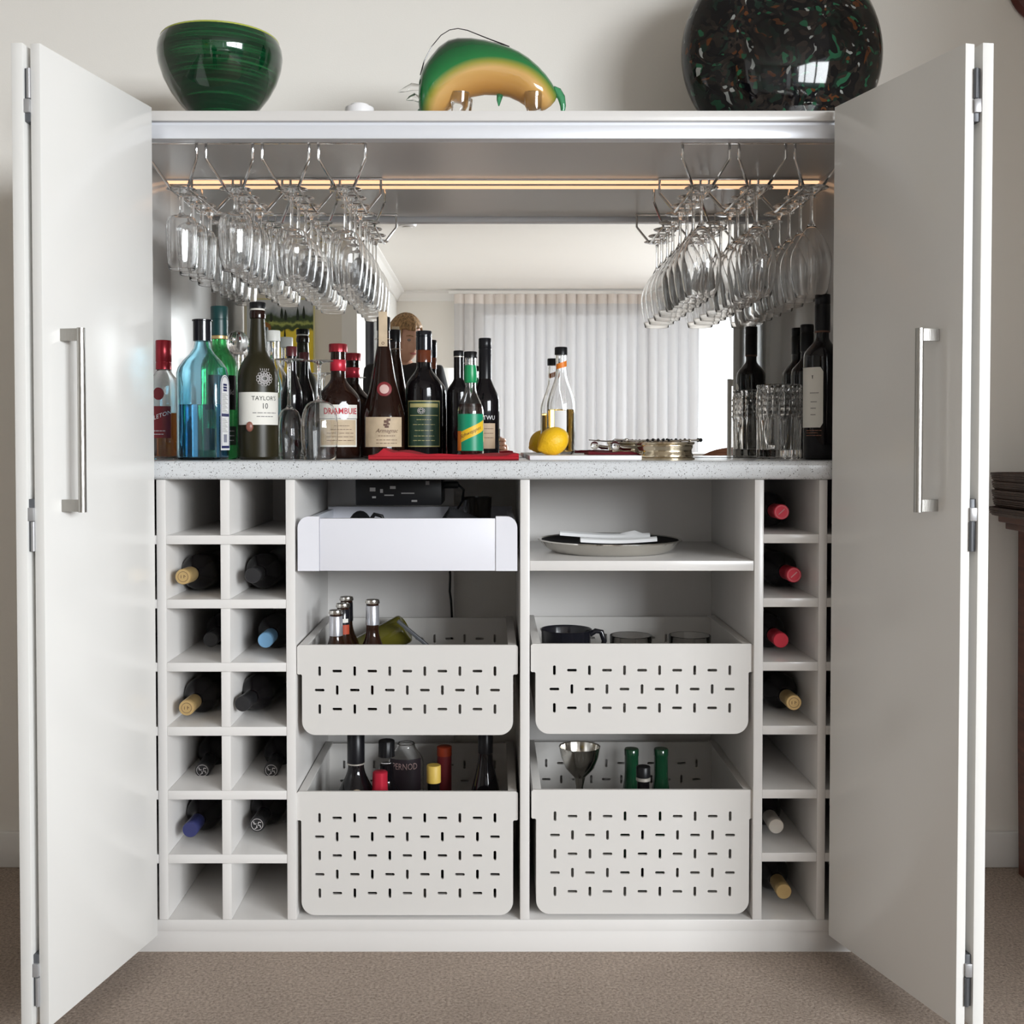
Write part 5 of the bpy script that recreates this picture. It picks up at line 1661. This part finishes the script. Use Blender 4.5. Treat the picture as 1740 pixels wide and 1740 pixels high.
for (y0, y1, yy) in ((452, 472, 0.020), (540, 545, -0.022)):
    xa, za = bp2(222, y0); xb, zb_ = bp2(108 if y0 < 500 else 160, y1)
    MB().tube([(xa + 0.006, yy * 0.6, za), ((xa * 2 + xb) / 3, yy, za + 0.004), ((xa + 2 * xb) / 3, yy, (za + zb_) / 2 + 0.002), (xb, yy * 0.9, zb_)], [0.006, 0.0075, 0.005, 0.0008], 12).build('horn', M_GLASS, t)
xa, za = bp2(245, 460)
MB().sphere((xa, -0.026, za), 0.0085, 14, 8, 0.8, 0.6, 1.2).build('ear', M_GLASS, t)
pts = [bp2(*q) for q in ((232, 400), (250, 330), (290, 250), (340, 190), (385, 162), (430, 154), (480, 164), (540, 188), (600, 212), (660, 234), (700, 252))]
MB().tube([(a, -0.004, b_) for a, b_ in pts], [0.0016, 0.0012, 0.0010, 0.0009, 0.0009, 0.0009, 0.0010, 0.0011, 0.0012, 0.0014, 0.0020], 8).build('tail_thread', M_VIOLET, t)
pts = [bp2(*q) for q in ((930, 470), (955, 485), (975, 515), (984, 560), (982, 610))]
MB().tube([(a, 0, b_) for a, b_ in pts], [0.007, 0.009, 0.008, 0.006, 0.003], 12).build('tail', M_GREENCL, t)
xa, za = bp2(652, 500); xb, zb_ = bp2(645, 560)
MB().tube([(xa, 0, za + 0.002), ((xa + xb) / 2 - 0.001, 0, (za + zb_) / 2), (xb, 0, zb_)], [0.0075, 0.005, 0.0012], 12).build('belly_spike', M_GREENCL, t)

# speckled disc vase (its neck is above the frame)
VY = 0.205
vc = P(1328, 92, VY)
t = thing('disc_vase', 'big round flattened vase of dark speckled glass on cabinet top, right', 'vase', (vc.x, VY, ZTOP))
RV = 0.2125
zc = vc.z - ZTOP
N = 40
secs = []
zlow = -zc
for k in range(25):
    u = k / 24
    zz = -zc + (zc + RV * 0.985) * u
    hx = RV * math.sqrt(max(0.001, 1 - (zz / RV) ** 2))
    hy = 0.105 * max(0.28, math.sqrt(max(0.0, 1 - (zz / RV) ** 2))) ** 0.8
    if k == 24: hx, hy = 0.030, 0.026
    secs.append([(hx * cos(2 * pi * q / N), hy * sin(2 * pi * q / N), zz + zc) for q in range(N)])
MB().loft(secs).build('vase_body', M_VASE, t)
MB().lathe([(0.026, zc + RV * 0.97), (0.024, zc + RV + 0.03), (0.032, zc + RV + 0.05), (0.034, zc + RV + 0.052), (0.030, zc + RV + 0.052), (0.020, zc + RV + 0.03), (0.018, zc + RV * 0.97)], 32).build('neck', M_VASE, t)

# small white puck near the front edge
t = thing('white_puck', 'small white plastic puck lying near front edge of cabinet top', 'puck', (PX(611, 0.045, 184), 0.045, ZTOP))
MB().lathe([(0, 0), (0.029, 0), (0.030, 0.004), (0.028, 0.018), (0, 0.019)], 32).build('case', M_BOARD, t)
MB().lathe([(0, 0.0188), (0.020, 0.0185), (0.018, 0.024), (0, 0.025)], 28).build('cap', M_BOARD, t)

# ================================================================== RIGHT EDGE: console table with woven trays, wooden plaque
TX, TZ = 1.185, PZ(872, 0.44)
t = thing('console_table', 'dark red wood console table against the wall right of the cabinet', 'table', (TX, 0.44, 0))
MB().box(0, 0.312, -0.42, 0.0, TZ - 0.020, TZ, 0.003).build('tabletop', M_WOODD, t)
MB().box(0.012, 0.300, -0.40, -0.012, TZ - 0.036, TZ - 0.0205, 0.002).build('apron', M_WOODD, t)
for (a, b_) in ((0.058, -0.045), (0.262, -0.045), (0.058, -0.37), (0.262, -0.37)):
    MB().loft([[(a + w * sx, b_ + w * sy, z_) for sx, sy in ((-1, -1), (1, -1), (1, 1), (-1, 1))] for z_, w in ((0.0, 0.014), (0.3, 0.018), (TZ - 0.037, 0.021))]).build('leg', M_WOODD, t, smooth=False)
zt = TZ + 0.0005
PLACE = ['bottom', 'second', 'third', 'fourth', 'top']
for k in range(5):
    t = thing('woven_tray', f'dark woven cane tray on console table, {PLACE[k]} of the stack', 'tray', (TX + 0.112 + 0.006 * (k % 2), 0.255, zt + k * 0.0195), group='woven trays stacked on the console table')
    secs = []
    hw_, hd = 0.166 - 0.003 * (k % 3), 0.150
    for (s_, z_) in ((0.972, 0.0), (0.985, 0.004), (1.0, 0.016), (1.012, 0.0188), (1.0, 0.0192), (0.955, 0.006), (0.90, 0.004)):
        secs.append([(p[0], p[1], z_) for p in sq(0, hw_ * s_, hd * s_, 7)])
    MB().loft(secs).build('basketwork', M_WOVEN, t)
    for z_ in (0.006, 0.0105, 0.015):
        s_ = 0.983 + z_ * 1.2
        MB().tube([(p[0], p[1], z_) for p in sq(0, hw_ * s_, hd * s_, 7)], 0.0018, 5, closed=True).build('cane_band', M_WOVEN, t)
pc = P(1788, -32, 0.44)
t = thing('wall_plaque', 'round red-brown wooden plaque on the wall, top right corner', 'plaque', (pc.x, YB - 0.001, pc.z), (R(90), 0, 0))
MB().lathe([(0, 0), (0.095, 0), (0.098, 0.008), (0.090, 0.020), (0.060, 0.026), (0, 0.027)], 48).build('disc', mat('red_brown_wood', (0.10, 0.025, 0.018), 0.35, var=0.3, vscale=12), t)

# ================================================================== THE ROOM BEHIND THE CAMERA (seen in the mirror)
# sheer curtain
cx0, cx1 = -0.36, 1.90
CT, CBt = 2.375, 0.02
t = thing('sheer_curtain', 'white sheer pleated curtain hanging in front of the wide window', 'curtain', ((cx0 + cx1) / 2, -7.33, 0))
mx_ = (cx0 + cx1) / 2


def drape(z_list, amp, npl, y_off=0.0, seed=1):
    rnd = random.Random(seed)
    nseg = npl * 10
    ph = [rnd.uniform(-0.5, 0.5) for _ in range(npl + 1)]
    am = [rnd.uniform(0.6, 1.25) for _ in range(npl + 1)]
    rows = []
    for z_ in z_list:
        k = (CT - z_) / CT
        row = []
        for i in range(nseg + 1):
            u = i / nseg * npl
            j = min(int(u), npl)
            f = u - int(u)
            A = amp * (am[j] * (1 - f) + am[min(j + 1, npl)] * f) * (0.55 + 0.45 * min(1, k * 5))
            row.append((cx0 - mx_ + (cx1 - cx0) * i / nseg + 0.010 * sin(3 * u + k * 2 + ph[j]) * k, y_off + A * (abs(sin(pi * u)) ** 0.7 - 0.5) + 0.012 * sin(1.3 * u + 2 * k), z_))
        rows.append(row)
    mb = MB()
    n_ = nseg + 1
    vs = [p for r_ in rows for p in r_]
    fs = [(a * n_ + i, a * n_ + i + 1, (a + 1) * n_ + i + 1, (a + 1) * n_ + i) for a in range(len(rows) - 1) for i in range(nseg)]
    return mb.add(vs, fs)


drape([2.29, 2.1, 1.7, 1.2, 0.7, 0.3, CBt], 0.060, 24, 0, 2).build('drape', M_SHEER, t, fix=False, ang=3)
drape([CT, 2.33, 2.285], 0.075, 24, 0.002, 2).build('header_band', mat('curtain_header', (0.72, 0.66, 0.62), 0.8), t, fix=False, ang=3)
MB().box(cx0 - mx_ - 0.05, 2.35 - mx_, -0.02, 0.02, CT + 0.002, CT + 0.030, 0.002).build('curtain_track', M_TRIM, t)

# landscape picture on the jog wall
px0_, px1_ = -1.62, -1.185
pz0, pz1 = 1.30, 1.95
t = thing('landscape_picture', 'framed picture of yellow field and dark trees on the wall left of the person', 'picture', ((px0_ + px1_) / 2, -4.399, (pz0 + pz1) / 2))
hw, hh = (px1_ - px0_) / 2, (pz1 - pz0) / 2
MB().box(-hw, hw, 0.004, 0.020, -hh, hh).build('canvas', M_PICT, t, smooth=False)
fr = MB()
fr.box(-hw - 0.008, -hw, 0, 0.024, -hh - 0.008, hh + 0.008); fr.box(hw, hw + 0.008, 0, 0.024, -hh - 0.008, hh + 0.008)
fr.box(-hw, hw, 0, 0.024, hh, hh + 0.008); fr.box(-hw, hw, 0, 0.024, -hh - 0.008, -hh)
fr.build('frame', M_FRAMEY, t, smooth=False)
tw = MB()
for (u, w, h_) in ((0.01, 0.20, 0.075), (0.035, 0.19, 0.07), (0.115, 0.19, 0.085), (0.155, 0.20, 0.085), (-0.06, 0.18, 0.06), (0.03, -0.02, 0.16)):
    tw.loft([[(u + r_ * a, 0.0206, w + h_ * v) for a in (-1, 1)] + [(u + r_ * a, 0.0225, w + h_ * v) for a in (1, -1)] for v, r_ in ((0, 0.006), (0.3, 0.010), (0.7, 0.006), (1, 0.001))])
tw.build('painted_cypress', mat('dark_cypress_paint', (0.02, 0.03, 0.018), 0.7), t, smooth=False)
tag(MB().sphere((0, 0, 0), 0.05, 12, 8, 1, 0.04, 0.8).build('painted_tree', mat('russet_paint', (0.28, 0.12, 0.03), 0.7), t, (-0.11, 0.0215, 0.14)), '', '') if False else MB().sphere((0, 0, 0), 0.05, 12, 8, 1, 0.04, 0.8).build('painted_tree', mat('russet_paint', (0.28, 0.12, 0.03), 0.7), t, (-0.11, 0.0215, 0.14))

# dark-edged panel on the white return wall
t = thing('wall_panel', 'black-edged flat panel hanging on the white return wall behind the person', 'panel', (-0.899, -5.2, 1.62))
MB().box(0, 0.055, -0.30, 0.30, -0.32, 0.30, 0.004).build('case', M_BLACKG, t)
MB().box(0.0552, 0.057, -0.28, 0.28, -0.30, 0.28).build('screen_face', mat('grey_screen', (0.16, 0.17, 0.17), 0.25), t, smooth=False)

# smoke alarm on the ceiling
t = thing('smoke_alarm', 'round white smoke alarm on the ceiling above the return wall corner', 'alarm', (-0.55, -4.2, CEIL), (pi, 0, 0))
MB().lathe([(0, 0), (0.060, 0), (0.062, 0.006), (0.055, 0.026), (0, 0.030)], 36).build('case', M_BOARD, t)
MB().lathe([(0.030, 0.0285), (0.034, 0.030), (0.030, 0.0335), (0, 0.034)], 28).build('grille', M_TRIM, t)

# white lamp
t = thing('floor_lamp', 'floor lamp with tall white drum shade standing behind the person', 'lamp', (-0.43, -6.0, 0))
MB().lathe([(0, 0), (0.14, 0), (0.14, 0.012), (0.02, 0.022), (0, 0.022)], 36).build('base', M_TRIM, t)
MB().tube([(0, 0, 0.02), (0, 0, 1.30)], 0.011, 12).build('pole', M_TRIM, t)
MB().lathe([(0.185, 1.24), (0.165, 1.60), (0.163, 1.60), (0.183, 1.24)], 40).build('shade', M_LAMPSH, t)
MB().lathe([(0, 1.30), (0.02, 1.30), (0.02, 1.36), (0.032, 1.40), (0.03, 1.44), (0, 1.46)], 20).build('bulb', M_LAMPSH, t)

# white island bench and a wooden stool
t = thing('island_bench', 'white stone-topped island bench in the room facing the cabinet', 'bench', (0.80, -3.9, 0))
MB().box(-0.80, 0.80, -0.40, 0.40, 0.905, 0.945, 0.004).build('bench_top', M_ISLAND, t)
MB().box(-0.77, 0.77, -0.36, 0.30, 0.0, 0.9045, 0.002).build('bench_body', M_TRIM, t)
t = thing('bar_stool', 'brown wooden bar stool with curved back at the island bench', 'stool', (1.33, -3.25, 0))
MB().lathe([(0, 0.66), (0.17, 0.66), (0.18, 0.675), (0.17, 0.69), (0, 0.695)], 36).build('seat', M_WOODB, t)
for a in range(4):
    b_ = a * pi / 2 + pi / 4
    MB().tube([(0.12 * cos(b_), 0.12 * sin(b_), 0.66), (0.19 * cos(b_), 0.19 * sin(b_), 0.0)], [0.016, 0.012], 10).build('leg', M_WOODB, t)
secs = []
for k in range(17):
    a = pi * k / 16
    zt_ = 0.86 + 0.125 * sin(a) ** 0.7
    secs.append([(0.185 * cos(a), 0.185 * sin(a) * 0.9, 0.84), (0.205 * cos(a), 0.205 * sin(a) * 0.9, 0.84), (0.205 * cos(a), 0.205 * sin(a) * 0.9, zt_), (0.185 * cos(a), 0.185 * sin(a) * 0.9, zt_)])
MB().loft(secs).build('backrest', M_WOODB, t)
for a in (0.7, pi / 2, pi - 0.7):
    MB().tube([(0.155 * cos(a), 0.145 * sin(a), 0.69), (0.193 * cos(a), 0.176 * sin(a), 0.845)], 0.010, 10).build('back_post', M_WOODB, t)

# ------------------------------------------------------------------ the photographer, reflected
PXc, PYc = -0.445, -2.55
per = thing('person', 'person with blonde hair in black top holding up a phone, reflected in mirror', 'person', (PXc, PYc, 0))


def skin(name, verts, edges, radii, m, root=0, sub=2, parent=per):
    me = bpy.data.meshes.new(name)
    me.from_pydata(verts, edges, [])
    me.materials.append(m)
    o = bpy.data.objects.new(name, me)
    COL.objects.link(o); o.parent = parent
    o.modifiers.new('Skin', 'SKIN').use_smooth_shade = True
    for i, r_ in enumerate(radii):
        sv = me.skin_vertices[0].data[i]
        sv.radius = r_ if isinstance(r_, tuple) else (r_, r_)
        sv.use_root = (i == root)
    s_ = o.modifiers.new('Sub', 'SUBSURF'); s_.levels = sub; s_.render_levels = sub
    return o


# joints (local: x right, y towards the cabinet, z up)
hipz = 0.86
J = {'pelvis': (0, 0, hipz), 'waist': (0, 0.0, 1.03), 'chest': (0.0, 0.01, 1.24), 'neckb': (0.005, 0.015, 1.365), 'neck': (0.008, 0.03, 1.43),
     'shL': (-0.165, 0.0, 1.345), 'elL': (-0.22, 0.04, 1.06), 'wrL': (0.30, 0.20, 0.985), 'shR': (0.165, 0.0, 1.345), 'elR': (0.19, 0.02, 1.07), 'wrR': (0.415, 0.22, 1.0),
     'hipL': (-0.085, 0, 0.82), 'knL': (-0.095, 0.02, 0.46), 'anL': (-0.10, -0.02, 0.09), 'toL': (-0.11, 0.13, 0.035),
     'hipR': (0.085, 0, 0.82), 'knR': (0.095, 0.02, 0.46), 'anR': (0.10, -0.02, 0.09), 'toR': (0.11, 0.13, 0.035)}
J['elL'] = (-0.10, 0.13, 1.06); J['wrL'] = (0.355, 0.235, 0.97)
keys = list(J)
RAD = {'pelvis': (0.135, 0.10), 'waist': (0.115, 0.085), 'chest': (0.145, 0.10), 'neckb': 0.054, 'neck': 0.050, 'shL': 0.055, 'elL': 0.040, 'wrL': 0.027, 'shR': 0.055, 'elR': 0.040, 'wrR': 0.027,
       'hipL': 0.080, 'knL': 0.055, 'anL': 0.038, 'toL': 0.030, 'hipR': 0.080, 'knR': 0.055, 'anR': 0.038, 'toR': 0.030}
E = [('pelvis', 'waist'), ('waist', 'chest'), ('chest', 'neckb'), ('neckb', 'neck'), ('chest', 'shL'), ('shL', 'elL'), ('elL', 'wrL'), ('chest', 'shR'), ('shR', 'elR'), ('elR', 'wrR'),
     ('pelvis', 'hipL'), ('hipL', 'knL'), ('knL', 'anL'), ('anL', 'toL'), ('pelvis', 'hipR'), ('hipR', 'knR'), ('knR', 'anR'), ('anR', 'toR')]
skin('body', [J[k] for k in keys], [(keys.index(a), keys.index(b_)) for a, b_ in E],
     [RAD[k] if k in ('neck', 'wrL', 'wrR', 'neckb') else tuple(q * 0.62 for q in RAD[k]) if isinstance(RAD[k], tuple) else RAD[k] * 0.62 for k in keys], M_SKIN)


def clothes(name, names, edges, grow, m, ends=None):
    vs = []
    for k in names:
        vs.append(Vector(J[k]) if not (ends and k in ends) else Vector(J[ends[k][0]]).lerp(Vector(J[k]), ends[k][1]))
    rad = []
    for k in names:
        r_ = RAD[k]
        rad.append(tuple(q + grow for q in r_) if isinstance(r_, tuple) else r_ + grow)
    return skin(name, vs, [(names.index(a), names.index(b_)) for a, b_ in edges], rad, m)


clothes('black_top', ['waist', 'chest', 'neckb', 'shL', 'elL', 'wrL', 'shR', 'elR', 'wrR', 'pelvis'],
        [('pelvis', 'waist'), ('waist', 'chest'), ('chest', 'neckb'), ('chest', 'shL'), ('shL', 'elL'), ('elL', 'wrL'), ('chest', 'shR'), ('shR', 'elR'), ('elR', 'wrR')], 0.014, M_CLOTH,
        {'wrL': ('elL', 0.78), 'wrR': ('elR', 0.70)})
clothes('trousers', ['pelvis', 'hipL', 'knL', 'anL', 'hipR', 'knR', 'anR'], [('pelvis', 'hipL'), ('hipL', 'knL'), ('knL', 'anL'), ('pelvis', 'hipR'), ('hipR', 'knR'), ('knR', 'anR')], 0.012, M_TROUS)
for s, k in ((-1, 'L'), (1, 'R')):
    a, b_ = Vector(J['an' + k]), Vector(J['to' + k])
    skin('shoe', [a + Vector((0, -0.03, -0.035)), a + Vector((0, 0.06, -0.045)), b_ + Vector((0, 0.02, 0.005))], [(0, 1), (1, 2)], [0.042, 0.040, 0.034], M_BLACK)
# head
hc = Vector((0.012, 0.052, 1.515))
bm = bmesh.new()
bmesh.ops.create_uvsphere(bm, u_segments=32, v_segments=24, radius=1)
for v in bm.verts:
    p = v.co.copy()
    X, Yv, Z = p.x * 0.073, p.y * 0.093, p.z * 0.112
    if Z < 0: X *= 1 - 0.30 * (-p.z) ** 1.3; Yv = Yv * (1 - 0.16 * (-p.z)) + 0.012 * (-p.z)
    if p.y > 0.55:
        f = max(0, 1 - abs(p.x) / 0.22)
        nose = f * max(0, 1 - abs(Z + 0.012) / 0.034)
        Yv += 0.021 * nose
        eye = max(0, 1 - ((abs(p.x) - 0.42) / 0.22) ** 2 - ((Z - 0.012) / 0.016) ** 2)
        Yv -= 0.008 * eye
        lip = max(0, 1 - (p.x / 0.36) ** 2 - ((Z + 0.052) / 0.012) ** 2)
        Yv += 0.005 * lip
    v.co = (X, Yv, Z)
head = MB().addbm(bm).build('head', M_SKIN, per, hc, ang=3)
head.rotation_euler = (R(-14), 0, R(-38))
for s in (-1, 1):
    MB().sphere((s * 0.029, 0.079, 0.011), 0.0085, 14, 10, 1.25, 0.7, 0.75).build('eye', mat('eye_white', (0.28, 0.22, 0.20), 0.3), head)
    MB().sphere((s * 0.073, -0.005, -0.005), 0.016, 14, 10, 0.45, 0.8, 1.7).build('ear', M_SKIN, head)
    MB().tube([(s * 0.015, 0.089, 0.030), (s * 0.030, 0.086, 0.034), (s * 0.045, 0.073, 0.030)], 0.0022, 6).build('eyebrow', M_HAIR, head)
MB().sphere((0, 0.087, -0.053), 0.014, 14, 8, 1.4, 0.35, 0.38).build('mouth', mat('lip', (0.42, 0.12, 0.11), 0.4), head)
# hair: a shell over crown, sides and back with a swept fringe
bm = bmesh.new()
bmesh.ops.create_uvsphere(bm, u_segments=48, v_segments=28, radius=1)
dele = []
for v in bm.verts:
    p = v.co
    low = -0.62 if p.y < 0.1 else (-0.35 if abs(p.x) > 0.72 else 0.42 + 0.12 * p.x)
    if p.z < low: dele.append(v)
bmesh.ops.delete(bm, geom=dele, context='VERTS')
for v in bm.verts:
    p = v.co
    a = math.atan2(p.y, p.x)
    k = 1 + 0.035 * sin(a * 15 + 3 * p.z) + 0.02 * sin(a * 31)
    v.co = Vector((p.x * 0.087 * k, p.y * 0.106 * k - 0.006, p.z * 0.126 * (1 + 0.02 * sin(a * 9)) + 0.006))
hr = MB().addbm(bm).build('hair', M_HAIR, head, ang=3, fix=False)
sm = hr.modifiers.new('Thickness', 'SOLIDIFY'); sm.thickness = 0.010; sm.offset = -1


# hands gripping the phone, five fingers each
def hand(wr, s):
    w = Vector(wr)
    pz = w + Vector((s * 0.012, 0.035, 0.012))
    V_ = [w, w + Vector((s * 0.006, 0.022, 0.006)), pz]
    Ed = [(0, 1), (1, 2)]
    Rr = [0.025, (0.030, 0.020), (0.033, 0.017)]
    return skin('hand', V_, Ed, Rr, M_SKIN)


phx = 0.445 - 0.004                          # phone centre in local x (world about 0)
ph_c = Vector((phx, 0.30, 1.000))
t = thing('phone', 'black phone held up by the person in front of the mirror', 'phone', (PXc + phx, PYc + 0.312, 1.0))
MB().box(-0.0375, 0.0375, -0.004, 0.004, -0.075, 0.075, 0.003).build('case', M_BLACK, t)
MB().box(-0.034, 0.034, -0.0046, -0.0041, -0.071, 0.071).build('screen', M_BLACKG, t, smooth=False)
for s, wk in ((-1, 'wrL'), (1, 'wrR')):
    side = phx + s * 0.044
    w = Vector((side + s * 0.014, 0.235, 0.955 if s < 0 else 0.965))
    palm = Vector((side + s * 0.014, 0.288, 0.985))
    hv = [Vector(J[wk]), w, palm]
    ed = [(0, 1), (1, 2)]
    rr_ = [0.026, 0.026, (0.017, 0.030)]
    skin('hand', hv, ed, rr_, M_SKIN)
    for k, ln in enumerate((1.0, 1.1, 1.02, 0.82)):
        z_ = 1.020 - k * 0.019
        b0 = Vector((side + s * 0.014, 0.295, z_ - 0.002))
        b1 = Vector((side + s * 0.010, 0.322, z_ + 0.002))
        b2 = Vector((side - s * 0.012, 0.333, z_ + 0.003))
        b3 = Vector((side - s * (0.012 + 0.018 * ln), 0.330, z_ + 0.003))
        skin('finger', [b0, b1, b2, b3], [(0, 1), (1, 2), (2, 3)], [0.0095, 0.0088, 0.0080, 0.0070], M_SKIN)
    skin('thumb', [palm + Vector((0, -0.02, 0.0)), Vector((side + s * 0.006, 0.282, 1.015)), Vector((side - s * 0.008, 0.292, 1.030)), Vector((side - s * 0.022, 0.294, 1.038))], [(0, 1), (1, 2), (2, 3)], [0.013, 0.011, 0.0095, 0.008], M_SKIN)
